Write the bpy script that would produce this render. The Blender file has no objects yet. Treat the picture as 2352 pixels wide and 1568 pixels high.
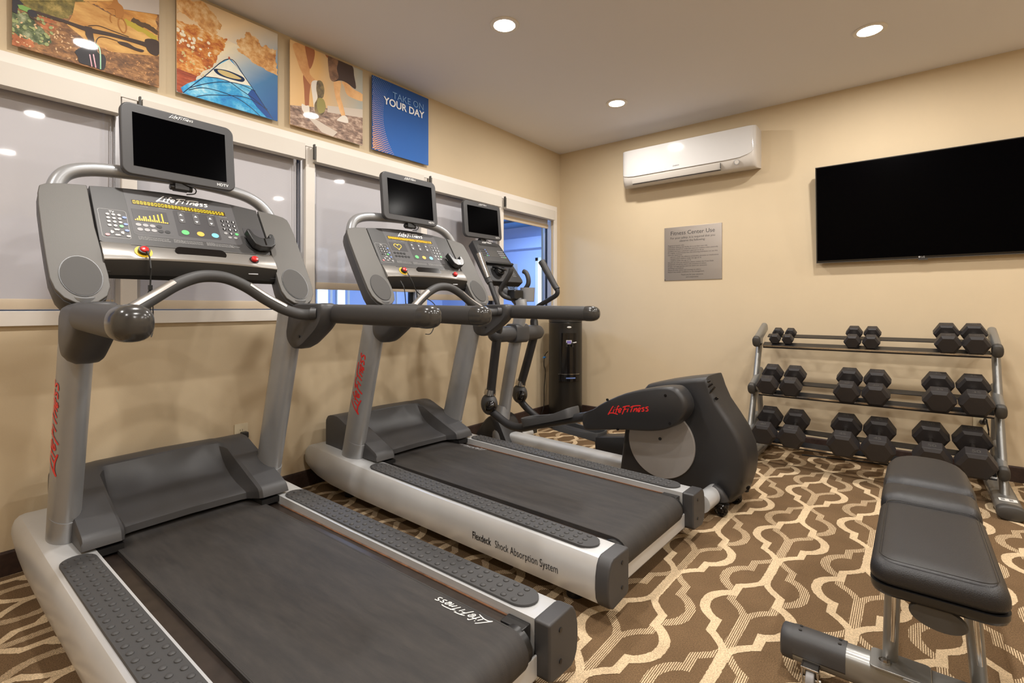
import bpy, bmesh, math, random
from mathutils import Vector, Matrix, Euler
random.seed(7)
PI = math.pi
sc = bpy.context.scene
COL = sc.collection

# ------------------------------------------------------------ camera, world, exposure
cd = bpy.data.cameras.new('camera'); cam = bpy.data.objects.new('camera', cd); COL.objects.link(cam)
cam.location = (2.9146, -4.4501, 1.108)
cam.rotation_euler = (PI/2, 0, math.radians(38.7326))
cd.sensor_width = 36.0; cd.lens = 1139.23/2352*36.0; cd.shift_y = -(784-704.88)/2352
cd.clip_start = 0.02
sc.camera = cam
sc.view_settings.view_transform = 'Standard'; sc.view_settings.look = 'None'
sc.view_settings.gamma = 1.0; sc.view_settings.exposure = 0.27
try: sc.view_settings.use_curve_mapping = False
except Exception: pass
wd = bpy.data.worlds.new('daylight'); sc.world = wd; wd.use_nodes = True
bg = wd.node_tree.nodes['Background']; bg.inputs[0].default_value = (0.72, 0.83, 1.0, 1); bg.inputs[1].default_value = 4.0

H = 2.735                      # ceiling height
LAMP_W = 17.0                  # watts per recessed downlight
LAMP_POS = [(1.09, -0.84), (2.73, -0.86), (1.09, -2.245), (2.73, -2.25), (1.10, -3.71), (2.73, -3.71), (4.35, -0.86), (4.35, -2.25), (4.35, -3.71), (2.73, -5.15), (1.10, -5.15)]
for i, (x, y) in enumerate(LAMP_POS):
    ld = bpy.data.lights.new('downlight_lamp', 'AREA'); ld.shape = 'DISK'; ld.size = 0.11
    ld.energy = LAMP_W; ld.color = (1.0, 0.955, 0.90)
    lo = bpy.data.objects.new('downlight_lamp', ld); COL.objects.link(lo); lo.location = (x, y, H-0.012)
# added fill lights standing in for daylight in the pool room, no real fittings
for (x, y) in ((-2.0, -1.5), (-2.0, 1.8), (-2.0, -4.5)):
    ld = bpy.data.lights.new('pool_room_fill', 'AREA'); ld.shape = 'RECTANGLE'; ld.size = 1.2; ld.size_y = 0.5
    ld.energy = 62; ld.color = (0.50, 0.66, 1.0)
    lo = bpy.data.objects.new('pool_room_fill', ld); COL.objects.link(lo); lo.location = (x, y, 2.55)

# ------------------------------------------------------------ materials
def lin(c):
    c = c/255.0
    return c/12.92 if c <= 0.04045 else ((c+0.055)/1.055)**2.4
def rgb(r, g, b): return (lin(r), lin(g), lin(b), 1.0)
def mat(name, col, rough=0.5, metal=0.0, coat=0.0, bump=0.0, bscale=200.0, vary=0.0, vscale=6.0, spec=0.5, emit=None, estr=0.0, coat_rough=0.05, aniso=0.0):
    m = bpy.data.materials.new(name); m.use_nodes = True
    nt = m.node_tree; N = nt.nodes; L = nt.links; p = N['Principled BSDF']
    p.inputs['Base Color'].default_value = col; p.inputs['Roughness'].default_value = rough
    p.inputs['Metallic'].default_value = metal; p.inputs['Coat Weight'].default_value = coat
    p.inputs['Coat Roughness'].default_value = coat_rough; p.inputs['Specular IOR Level'].default_value = spec
    if emit: p.inputs['Emission Color'].default_value = emit; p.inputs['Emission Strength'].default_value = estr
    tc = N.new('ShaderNodeTexCoord')
    if bump:
        n = N.new('ShaderNodeTexNoise'); n.inputs['Scale'].default_value = bscale; n.inputs['Detail'].default_value = 3
        L.new(tc.outputs['Object'], n.inputs['Vector'])
        b = N.new('ShaderNodeBump'); b.inputs['Strength'].default_value = bump; b.inputs['Distance'].default_value = 0.002
        L.new(n.outputs['Fac'], b.inputs['Height']); L.new(b.outputs['Normal'], p.inputs['Normal'])
    if vary:
        n = N.new('ShaderNodeTexNoise'); n.inputs['Scale'].default_value = vscale; n.inputs['Detail'].default_value = 6
        L.new(tc.outputs['Object'], n.inputs['Vector'])
        r = N.new('ShaderNodeValToRGB'); r.color_ramp.elements[0].position = 0.3; r.color_ramp.elements[1].position = 0.7
        lo_ = tuple(max(0, c*(1-vary)) for c in col[:3])+(1,); hi = tuple(min(1, c*(1+vary)) for c in col[:3])+(1,)
        r.color_ramp.elements[0].color = lo_; r.color_ramp.elements[1].color = hi
        L.new(n.outputs['Fac'], r.inputs['Fac']); L.new(r.outputs['Color'], p.inputs['Base Color'])
    return m
MT = {}
MT['wall'] = mat('painted_wall', rgb(200, 182, 152), 0.75, bump=0.15, bscale=260, vary=0.02, vscale=3)
MT['ceil'] = mat('ceiling_paint', rgb(222, 220, 222), 0.9, bump=0.1, bscale=300)
MT['white'] = mat('white_trim', rgb(222, 216, 208), 0.45, vary=0.02)
MT['valance'] = mat('valance_metal', rgb(206, 200, 190), 0.45, vary=0.01)
MT['base'] = mat('dark_baseboard', rgb(50, 32, 24), 0.7, vary=0.3, vscale=60, bump=0.3, bscale=150)
MT['silver'] = mat('silver_paint', rgb(152, 154, 157), 0.36, metal=0.45, vary=0.05, vscale=5, coat=0.15, coat_rough=0.25)
MT['silver_l'] = mat('light_silver_paint', rgb(198, 200, 202), 0.34, metal=0.3, vary=0.04, vscale=7, coat=0.2, coat_rough=0.2)
MT['sparkle'] = mat('grey_sparkle_plastic', rgb(88, 86, 83), 0.52, metal=0.25, bump=0.15, bscale=700)
MT['sensor'] = mat('satin_steel', rgb(165, 160, 155), 0.4, metal=0.8)
MT['chrome'] = mat('chrome', rgb(205, 203, 200), 0.16, metal=1.0)
MT['dark'] = mat('charcoal_plastic', rgb(60, 60, 62), 0.46, bump=0.12, bscale=600, vary=0.04)
MT['dark2'] = mat('dark_shell_plastic', rgb(38, 38, 40), 0.42, bump=0.1, bscale=500, vary=0.06)
MT['black'] = mat('black_plastic', rgb(26, 26, 27), 0.35)
MT['blackg'] = mat('gloss_black', rgb(16, 14, 14), 0.12)
MT['screen'] = mat('screen_glass', rgb(2, 2, 3), 0.16, spec=0.03)
MT['rubber'] = mat('rubber', rgb(62, 62, 63), 0.55, bump=0.1, bscale=900)
MT['rubberd'] = mat('dark_rubber', rgb(44, 43, 44), 0.55, bump=0.3, bscale=900, vary=0.05)
MT['grip'] = mat('grip_foam', rgb(54, 53, 53), 0.5, bump=0.25, bscale=900)
MT['capg'] = mat('gloss_end_cap', rgb(58, 57, 56), 0.2)
MT['panel'] = mat('console_overlay', rgb(54, 53, 53), 0.48)
MT['panel2'] = mat('console_graphic', rgb(74, 73, 75), 0.5)
MT['well'] = mat('cup_well_grey', rgb(60, 58, 56), 0.6)
MT['panel3'] = mat('console_inset', rgb(50, 48, 51), 0.48)
MT['band'] = mat('brushed_band', rgb(150, 147, 143), 0.33, metal=0.6, bump=0.1, bscale=500)
MT['logo'] = mat('logo_white', rgb(235, 235, 235), 0.5)
MT['logor'] = mat('logo_red', rgb(214, 40, 40), 0.4)
MT['print'] = mat('grey_print', rgb(150, 150, 150), 0.5)
MT['black_print'] = mat('black_print', rgb(40, 40, 42), 0.5)
MT['led'] = mat('amber_led', rgb(250, 190, 40), 0.4, emit=rgb(255, 190, 30), estr=1.6)
MT['ledbg'] = mat('led_window', rgb(64, 52, 22), 0.25)
MT['keyk'] = mat('key_black', rgb(24, 24, 26), 0.35)
MT['keyg'] = mat('key_grey', rgb(150, 150, 152), 0.4)
MT['keyb'] = mat('key_blue', rgb(100, 125, 185), 0.4)
MT['keygr'] = mat('key_green', rgb(95, 190, 115), 0.4)
MT['keyr'] = mat('key_pink', rgb(215, 120, 125), 0.4)
MT['keyo'] = mat('key_amber', rgb(225, 175, 75), 0.4)
MT['keyc'] = mat('key_cyan', rgb(120, 195, 220), 0.4)
MT['red'] = mat('red_button', rgb(205, 28, 30), 0.3, coat=0.5)
MT['yellow'] = mat('yellow_ring', rgb(225, 185, 40), 0.4)
MT['rust'] = mat('worn_deck_edge', rgb(120, 82, 56), 0.5, vary=0.4, vscale=30)
MT['deck'] = mat('brown_deck', rgb(44, 36, 31), 0.35, vary=0.25, vscale=25)
MT['seat'] = mat('black_vinyl', rgb(29, 29, 32), 0.42, bump=0.35, bscale=380)
MT['iron'] = mat('rubber_hex', rgb(38, 35, 36), 0.5, bump=0.25, bscale=350, vary=0.1)
MT['tray'] = mat('black_tray', rgb(34, 34, 36), 0.28, metal=0.2)
MT['gunmetal'] = mat('gunmetal_tube', rgb(140, 140, 138), 0.33, metal=0.6)
MT['greycap'] = mat('grey_end_plug', rgb(62, 60, 57), 0.5)
MT['acw'] = mat('gloss_white_plastic', rgb(200, 198, 196), 0.07, coat=0.0, coat_rough=0.03)
MT['acw2'] = mat('satin_white_plastic', rgb(198, 192, 184), 0.4)
MT['outlet'] = mat('almond_outlet', rgb(212, 200, 172), 0.4)
MT['gray_disc'] = mat('grey_disc', rgb(156, 152, 149), 0.35, metal=0.25)
MT['cuph'] = mat('grey_cup_holder', rgb(132, 132, 134), 0.45)
MT['cooler'] = mat('cooler_black', rgb(24, 23, 22), 0.3, vary=0.05)
MT['cable'] = mat('black_cable', rgb(18, 18, 18), 0.5)
MT['blue_tie'] = mat('blue_tie', rgb(60, 130, 200), 0.5)
MT['paperw'] = mat('white_label', rgb(215, 215, 212), 0.6)
MT['purple'] = mat('purple_label', rgb(120, 110, 180), 0.5)
MT['pool'] = mat('pool_room_wall', rgb(172, 186, 222), 0.8)
MT['poolc'] = mat('pool_room_ceiling', rgb(90, 130, 170), 0.8)
MT['poolf'] = mat('pool_room_floor', rgb(120, 130, 140), 0.6)
MT['brick'] = mat('painted_brick', rgb(225, 222, 215), 0.8, bump=0.5, bscale=30)
MT['blue_sign'] = mat('pale_sign', rgb(190, 205, 235), 0.6)
MT['gasket'] = mat('black_gasket', rgb(12, 14, 20), 0.4)
MT['alum'] = mat('aluminium_channel', rgb(186, 186, 190), 0.35, metal=0.5)

def belt_mat(name):
    m = mat(name, rgb(50, 47, 46), 0.62, bump=0.5, bscale=900)
    nt = m.node_tree; N = nt.nodes; L = nt.links; p = N['Principled BSDF']
    tc = N.new('ShaderNodeTexCoord'); mp = N.new('ShaderNodeMapping'); mp.inputs['Scale'].default_value = (2.5, 14.0, 1)
    n = N.new('ShaderNodeTexNoise'); n.inputs['Scale'].default_value = 2.2; n.inputs['Detail'].default_value = 8; n.inputs['Roughness'].default_value = 0.65
    L.new(tc.outputs['Object'], mp.inputs[0]); L.new(mp.outputs[0], n.inputs['Vector'])
    r = N.new('ShaderNodeValToRGB'); r.color_ramp.elements[0].position = 0.35; r.color_ramp.elements[1].position = 0.75
    r.color_ramp.elements[0].color = rgb(40, 38, 38); r.color_ramp.elements[1].color = rgb(60, 56, 53)
    L.new(n.outputs['Fac'], r.inputs['Fac']); L.new(r.outputs['Color'], p.inputs['Base Color'])
    return m
MT['belt'] = belt_mat('running_belt')

def plate_mat():
    m = mat('brushed_plate', rgb(168, 160, 152), 0.32, metal=0.85)
    nt = m.node_tree; N = nt.nodes; L = nt.links; p = N['Principled BSDF']
    tc = N.new('ShaderNodeTexCoord'); mp = N.new('ShaderNodeMapping'); mp.inputs['Scale'].default_value = (3, 3, 900)
    n = N.new('ShaderNodeTexNoise'); n.inputs['Scale'].default_value = 1.0; n.inputs['Detail'].default_value = 4
    L.new(tc.outputs['Object'], mp.inputs[0]); L.new(mp.outputs[0], n.inputs['Vector'])
    b = N.new('ShaderNodeBump'); b.inputs['Strength'].default_value = 0.35; b.inputs['Distance'].default_value = 0.001
    L.new(n.outputs['Fac'], b.inputs['Height']); L.new(b.outputs['Normal'], p.inputs['Normal'])
    return m
MT['plate'] = plate_mat()

def glass_mat():
    m = bpy.data.materials.new('window_glass'); m.use_nodes = True
    nt = m.node_tree; N = nt.nodes; L = nt.links; N.remove(N['Principled BSDF'])
    out = N['Material Output']; t = N.new('ShaderNodeBsdfTransparent'); g = N.new('ShaderNodeBsdfGlossy')
    t.inputs[0].default_value = (0.80, 0.90, 1.0, 1); g.inputs['Roughness'].default_value = 0.02
    f = N.new('ShaderNodeFresnel'); f.inputs[0].default_value = 1.35
    x = N.new('ShaderNodeMixShader'); L.new(f.outputs[0], x.inputs[0]); L.new(t.outputs[0], x.inputs[1]); L.new(g.outputs[0], x.inputs[2]); L.new(x.outputs[0], out.inputs[0])
    return m
MT['glass'] = glass_mat()

def shade_mat():
    m = bpy.data.materials.new('solar_screen'); m.use_nodes = True
    nt = m.node_tree; N = nt.nodes; L = nt.links; p = N['Principled BSDF']; out = N['Material Output']
    p.inputs['Base Color'].default_value = rgb(196, 194, 198); p.inputs['Roughness'].default_value = 0.6
    p.inputs['Coat Weight'].default_value = 0.35; p.inputs['Coat Roughness'].default_value = 0.035
    t = N.new('ShaderNodeBsdfTransparent'); t.inputs[0].default_value = (0.9, 0.95, 1, 1)
    tc = N.new('ShaderNodeTexCoord'); w = N.new('ShaderNodeTexWave'); w.inputs['Scale'].default_value = 60; w.bands_direction = 'Z'
    L.new(tc.outputs['Object'], w.inputs['Vector'])
    mr = N.new('ShaderNodeMapRange'); mr.inputs[3].default_value = 0.11; mr.inputs[4].default_value = 0.15; L.new(w.outputs['Fac'], mr.inputs[0])
    x = N.new('ShaderNodeMixShader'); L.new(mr.outputs[0], x.inputs[0])
    L.new(p.outputs[0], x.inputs[1]); L.new(t.outputs[0], x.inputs[2]); L.new(x.outputs[0], out.inputs[0])
    return m
MT['shade'] = shade_mat()
MT['hem'] = mat('hem_fabric', rgb(196, 180, 158), 0.6, vary=0.03)

def carpet_mat(name, stripes, col_a, col_b):
    m = bpy.data.materials.new(name); m.use_nodes = True
    nt = m.node_tree; N = nt.nodes; L = nt.links; p = N['Principled BSDF']; p.inputs['Roughness'].default_value = 0.95
    p.inputs['Specular IOR Level'].default_value = 0.1
    tc = N.new('ShaderNodeTexCoord')
    n = N.new('ShaderNodeTexNoise'); n.inputs['Scale'].default_value = 260; n.inputs['Detail'].default_value = 2; L.new(tc.outputs['Object'], n.inputs['Vector'])
    n2 = N.new('ShaderNodeTexNoise'); n2.inputs['Scale'].default_value = 7; n2.inputs['Detail'].default_value = 5; L.new(tc.outputs['Object'], n2.inputs['Vector'])
    def ramp(col, k, src, lo=0.3, hi=0.7):
        r = N.new('ShaderNodeValToRGB'); e = r.color_ramp.elements; e[0].position = lo; e[1].position = hi
        e[0].color = tuple(c*(1-k) for c in col[:3])+(1,); e[1].color = tuple(min(1, c*(1+k)) for c in col[:3])+(1,)
        L.new(src.outputs['Fac'], r.inputs['Fac']); return r
    ra = ramp(col_a, 0.30, n)
    mul = N.new('ShaderNodeMixRGB'); mul.blend_type = 'MULTIPLY'; mul.inputs[0].default_value = 1.0
    rg = N.new('ShaderNodeValToRGB'); rg.color_ramp.elements[0].position = 0.25; rg.color_ramp.elements[0].color = (0.82, 0.82, 0.82, 1); rg.color_ramp.elements[1].position = 0.6
    L.new(n2.outputs['Fac'], rg.inputs['Fac'])
    if stripes:
        rb = ramp(col_b, 0.30, n)
        sx = N.new('ShaderNodeSeparateXYZ'); L.new(tc.outputs['Object'], sx.inputs[0])
        nz = N.new('ShaderNodeTexNoise'); nz.inputs['Scale'].default_value = 150; L.new(tc.outputs['Object'], nz.inputs['Vector'])
        a = N.new('ShaderNodeMath'); a.operation = 'MULTIPLY_ADD'; a.inputs[1].default_value = 0.002; L.new(nz.outputs['Fac'], a.inputs[0]); L.new(sx.outputs[0], a.inputs[2])
        b = N.new('ShaderNodeMath'); b.operation = 'DIVIDE'; b.inputs[1].default_value = 0.0062; L.new(a.outputs[0], b.inputs[0])
        c = N.new('ShaderNodeMath'); c.operation = 'FRACT'; L.new(b.outputs[0], c.inputs[0])
        d = N.new('ShaderNodeMath'); d.operation = 'GREATER_THAN'; d.inputs[1].default_value = 0.44; L.new(c.outputs[0], d.inputs[0])
        mx = N.new('ShaderNodeMixRGB'); L.new(d.outputs[0], mx.inputs[0]); L.new(ra.outputs[0], mx.inputs[1]); L.new(rb.outputs[0], mx.inputs[2])
        L.new(mx.outputs[0], mul.inputs[1])
    else: L.new(ra.outputs[0], mul.inputs[1])
    L.new(rg.outputs[0], mul.inputs[2]); L.new(mul.outputs[0], p.inputs['Base Color'])
    bp = N.new('ShaderNodeBump'); bp.inputs['Strength'].default_value = 0.7; bp.inputs['Distance'].default_value = 0.003
    L.new(n.outputs['Fac'], bp.inputs['Height']); L.new(bp.outputs[0], p.inputs['Normal'])
    return m
BROWN = rgb(112, 90, 66); CREAM = rgb(206, 183, 150)
MT['carpet'] = carpet_mat('brown_carpet', False, BROWN, None)
MT['carpetc'] = carpet_mat('cream_carpet', False, CREAM, None)
MT['carpeth'] = carpet_mat('hatched_carpet', True, BROWN, CREAM)

# ------------------------------------------------------------ mesh building helpers
class MB:
    def __init__(s): s.v = []; s.f = []; s.m = []
    def add(s, vs, fs, M=None, mi=0):
        o = len(s.v)
        for p in vs:
            p = Vector(p); s.v.append(M @ p if M is not None else p)
        for f in fs: s.f.append([i+o for i in f]); s.m.append(mi)
        return s
    def box(s, a, b, M=None, mi=0):
        x0, y0, z0 = a; x1, y1, z1 = b
        vs = [(x0,y0,z0),(x1,y0,z0),(x1,y1,z0),(x0,y1,z0),(x0,y0,z1),(x1,y0,z1),(x1,y1,z1),(x0,y1,z1)]
        return s.add(vs, [(0,3,2,1),(4,5,6,7),(0,1,5,4),(1,2,6,5),(2,3,7,6),(3,0,4,7)], M, mi)
    def prism(s, poly, h0, h1, M=None, mi=0):
        """polygon in local XY extruded from z=h0 to h1, then M"""
        n = len(poly)
        A = sum(poly[i][0]*poly[(i+1) % n][1]-poly[(i+1) % n][0]*poly[i][1] for i in range(n))
        if A < 0: poly = poly[::-1]
        vs = [(p[0], p[1], h0) for p in poly]+[(p[0], p[1], h1) for p in poly]
        fs = [tuple(range(n-1, -1, -1)), tuple(range(n, 2*n))]+[(i, (i+1) % n, n+(i+1) % n, n+i) for i in range(n)]
        return s.add(vs, fs, M, mi)
    def rings(s, R, cap=True, M=None, mi=0, closed=False):
        n = len(R[0]); vs = [p for r in R for p in r]; fs = []
        K = len(R)
        for k in range(K if closed else K-1):
            a = k*n; b = ((k+1) % K)*n
            for i in range(n): fs.append((a+i, a+(i+1) % n, b+(i+1) % n, b+i))
        if cap and not closed: fs += [tuple(range(n-1, -1, -1)), tuple(range((K-1)*n, K*n))]
        return s.add(vs, fs, M, mi)
    def tube(s, path, ra, rb=None, up=(0, 0, 1), seg=14, cap=True, M=None, mi=0, closed=False, power=2.0):
        P = [Vector(p) for p in path]; n = len(P)
        if not isinstance(ra, (list, tuple)): ra = [ra]*n
        if rb is None: rb = ra
        if not isinstance(rb, (list, tuple)): rb = [rb]*n
        R = []; upv = Vector(up); prev = None
        for i in range(n):
            if closed: t = P[(i+1) % n]-P[i-1]
            else: t = P[min(i+1, n-1)]-P[max(i-1, 0)]
            if t.length < 1e-9: t = Vector((0, 0, 1))
            t.normalize()
            u = upv-t*upv.dot(t)
            if u.length < 1e-3: u = prev-t*prev.dot(t) if prev else t.orthogonal()
            u.normalize(); prev = u; w = t.cross(u)
            ring = []
            for k in range(seg):
                a = 2*PI*k/seg; ca, sa = math.cos(a), math.sin(a)
                if power != 2.0:
                    e = 2.0/power; ca = math.copysign(abs(ca)**e, ca); sa = math.copysign(abs(sa)**e, sa)
                ring.append(P[i]+w*(ra[i]*ca)+u*(rb[i]*sa))
            R.append(ring)
        return s.rings(R, cap, M, mi, closed)
    def cyl(s, c, axis, r, h, seg=24, r2=None, M=None, mi=0):
        a = Vector(axis).normalized(); c = Vector(c)
        return s.tube([c-a*h/2, c+a*h/2], [r, r if r2 is None else r2], seg=seg, up=a.orthogonal(), M=M, mi=mi)
    def lathe(s, prof, c=(0, 0, 0), seg=28, M=None, mi=0):
        R = []
        for r, z in prof:
            R.append([Vector((c[0]+max(r, 1e-4)*math.cos(2*PI*k/seg), c[1]+max(r, 1e-4)*math.sin(2*PI*k/seg), c[2]+z)) for k in range(seg)])
        return s.rings(R, True, M, mi)
    def ball(s, c, r, sx=1, sy=1, sz=1, seg=20, rg=10, M=None, mi=0):
        R = []
        for i in range(1, rg):
            a = -PI/2+PI*i/rg
            R.append([Vector((c[0]+r*sx*math.cos(a)*math.cos(2*PI*k/seg), c[1]+r*sy*math.cos(a)*math.sin(2*PI*k/seg), c[2]+r*sz*math.sin(a))) for k in range(seg)])
        return s.rings(R, True, M, mi)
    def merge(s, o, M=None, mi=0): return s.add(o.v, o.f, M, mi)

def cr(pts, n=6, closed=False):
    P = [Vector(p) for p in pts]; out = []; N = len(P)
    rng = N if closed else N-1
    for i in range(rng):
        if closed: p0, p1, p2, p3 = P[i-1], P[i], P[(i+1) % N], P[(i+2) % N]
        else: p0, p1, p2, p3 = P[max(i-1, 0)], P[i], P[i+1], P[min(i+2, N-1)]
        for k in range(n):
            t = k/n
            out.append(0.5*((2*p1)+(p2-p0)*t+(2*p0-5*p1+4*p2-p3)*t*t+(3*p1-p0-3*p2+p3)*t**3))
    if not closed: out.append(P[-1])
    return out
def cr2(pts, n=5, closed=True): return [(p.x, p.y) for p in cr([(x, y, 0) for x, y in pts], n, closed)]
def rrect(x0, y0, x1, y1, r, n=5):
    o = []
    for cx, cy, a0 in ((x1-r, y1-r, 0), (x0+r, y1-r, 90), (x0+r, y0+r, 180), (x1-r, y0+r, 270)):
        for k in range(n+1):
            a = math.radians(a0+90*k/n); o.append((cx+r*math.cos(a), cy+r*math.sin(a)))
    return o
def ell(cx, cy, rx, ry, n=20, rot=0):
    c, s_ = math.cos(rot), math.sin(rot)
    return [(cx+rx*math.cos(2*PI*k/n)*c-ry*math.sin(2*PI*k/n)*s_, cy+rx*math.cos(2*PI*k/n)*s_+ry*math.sin(2*PI*k/n)*c) for k in range(n)]
def frame(o, x, y, z=None):
    """matrix whose local axes are x,y,z at origin o"""
    x = Vector(x).normalized(); y = Vector(y).normalized()
    z = x.cross(y).normalized() if z is None else Vector(z).normalized()
    M = Matrix((x, y, z)).transposed().to_4x4(); M.translation = Vector(o); return M
XZ = lambda y=0: frame((0, y, 0), (1, 0, 0), (0, 0, 1), (0, 1, 0))    # local (x,z) polygon, extruded along +y
YZ = lambda x=0: frame((x, 0, 0), (0, 1, 0), (0, 0, 1), (1, 0, 0))    # local (y,z) polygon, extruded along +x

def obj(name, mb, m, parent=None, bevel=0.0, seg=2, smooth=True, ang=32, label=None, xf=None, loc=None):
    me = bpy.data.meshes.new(name)
    vs = [xf @ Vector(p) for p in mb.v] if xf is not None else mb.v
    me.from_pydata([tuple(p) for p in vs], [], mb.f)
    ms = m if isinstance(m, (list, tuple)) else [m]
    for q in ms: me.materials.append(MT[q] if isinstance(q, str) else q)
    if len(ms) > 1: me.polygons.foreach_set('material_index', mb.m)
    bm = bmesh.new(); bm.from_mesh(me); bmesh.ops.recalc_face_normals(bm, faces=bm.faces); bm.to_mesh(me); bm.free()
    if smooth:
        me.polygons.foreach_set('use_smooth', [True]*len(me.polygons)); me.set_sharp_from_angle(angle=math.radians(ang))
    me.update()
    o = bpy.data.objects.new(name, me); COL.objects.link(o)
    if parent: o.parent = parent
    if loc: o.location = loc
    if bevel:
        b = o.modifiers.new('bevel', 'BEVEL'); b.width = bevel; b.segments = seg; b.limit_method = 'ANGLE'; b.angle_limit = math.radians(40); b.harden_normals = True
    if label: o['label'] = label
    return o
def tag(o, label, cat, group=None):
    o['label'] = label; o['category'] = cat
    if group: o['group'] = group
    return o
def thing(name, label, cat, loc=(0, 0, 0), rotz=0, group=None):
    o = bpy.data.objects.new(name, None); COL.objects.link(o); o.location = loc; o.rotation_euler = (0, 0, rotz)
    o.empty_display_size = 0.05
    return tag(o, label, cat, group)
def struct(name, mb, m, parent=None, **k):
    o = obj(name, mb, m, parent, **k)
    if parent is None: o['kind'] = 'structure'
    return o
def dup(root, loc=None, rotz=None, label=None, group=None):
    def rec(o, par):
        c = o.copy(); COL.objects.link(c)
        if par: c.parent = par
        for ch in list(o.children): rec(ch, c)
        return c
    r = rec(root, None)
    if loc is not None: r.location = loc
    if rotz is not None: r.rotation_euler = (0, 0, rotz)
    if label: r['label'] = label
    if group: r['group'] = group
    return r

_tc = {}
def text(body, size=1.0, bold=0.0, ext=0.0004, align='CENTER', shear=0.0, spacing=1.0):
    """flat lettering in local XY, cap height about 0.7*size"""
    c = bpy.data.curves.new('lettering', 'FONT'); c.body = body; c.size = size; c.align_x = align; c.extrude = ext
    c.offset = bold*size; c.shear = shear; c.space_character = spacing; c.resolution_u = 3
    o = bpy.data.objects.new('lettering', c); COL.objects.link(o)
    dg = bpy.context.evaluated_depsgraph_get(); ev = o.evaluated_get(dg); me = bpy.data.meshes.new_from_object(ev)
    mb = MB(); mb.add([v.co.copy() for v in me.vertices], [tuple(p.vertices) for p in me.polygons])
    bpy.data.objects.remove(o); bpy.data.curves.remove(c); bpy.data.meshes.remove(me)
    return mb
STROKES = [
 [(445,172),(400,215),(330,305),(262,395),(205,468)], [(205,468),(275,418),(350,405),(440,408),(585,442)],
 [(470,270),(442,325),(412,388)], [(492,232),(512,212)],
 [(668,178),(640,160),(608,190),(575,255),(542,330),(512,395)], [(515,285),(575,275),(628,262)],
 [(618,335),(680,318),(742,268),(712,240),(660,268),(622,335),(648,380),(718,340)],
 [(795,205),(850,178),(940,155),(1065,138)], [(905,165),(850,260),(800,350),(752,432)], [(820,290),(880,262),(940,250)],
 [(1005,225),(975,290),(942,352)], [(1035,172),(1050,160)],
 [(1185,128),(1130,240),(1075,345)], [(1085,190),(1180,150),(1300,128),(1400,118),(1465,128)],
 [(1240,215),(1210,270),(1175,330)], [(1190,300),(1260,235),(1320,212),(1300,270),(1280,325)],
 [(1345,290),(1410,262),(1450,215),(1415,195),(1365,235),(1340,295),(1370,320),(1425,292)],
 [(1595,178),(1520,185),(1505,215),(1560,240),(1555,280),(1480,298)],
 [(1735,148),(1660,160),(1640,190),(1705,220),(1700,270),(1622,288)]]
def logo(width=1.0, wgt=1.0, dense=4):
    """script lettering 'Life Fitness' traced as strokes, centred, in local XY"""
    a = math.atan2(95, 1250); ca, sa = math.cos(a), math.sin(a); k = width/1580.0; mb = MB()
    for j, st in enumerate(STROKES):
        pts = []
        for x, y in st:
            x -= 970; y = -(y-290); pts.append(((x*ca+y*sa)*k, (-x*sa+y*ca)*k, 0.00002*j))
        pts = cr(pts, dense) if len(pts) > 2 else [Vector(p) for p in pts]
        n = len(pts); w = 15*k*wgt
        ra = [w*(0.75 if i in (0, n-1) else 1.0) for i in range(n)]
        mb.tube(pts, ra, 0.0005, up=(0, 0, 1), seg=6)
    return mb
MT['lens'] = mat('lit_lens', rgb(255, 250, 240), 0.5, emit=(1.0, 0.93, 0.82, 1), estr=14.0)

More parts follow.
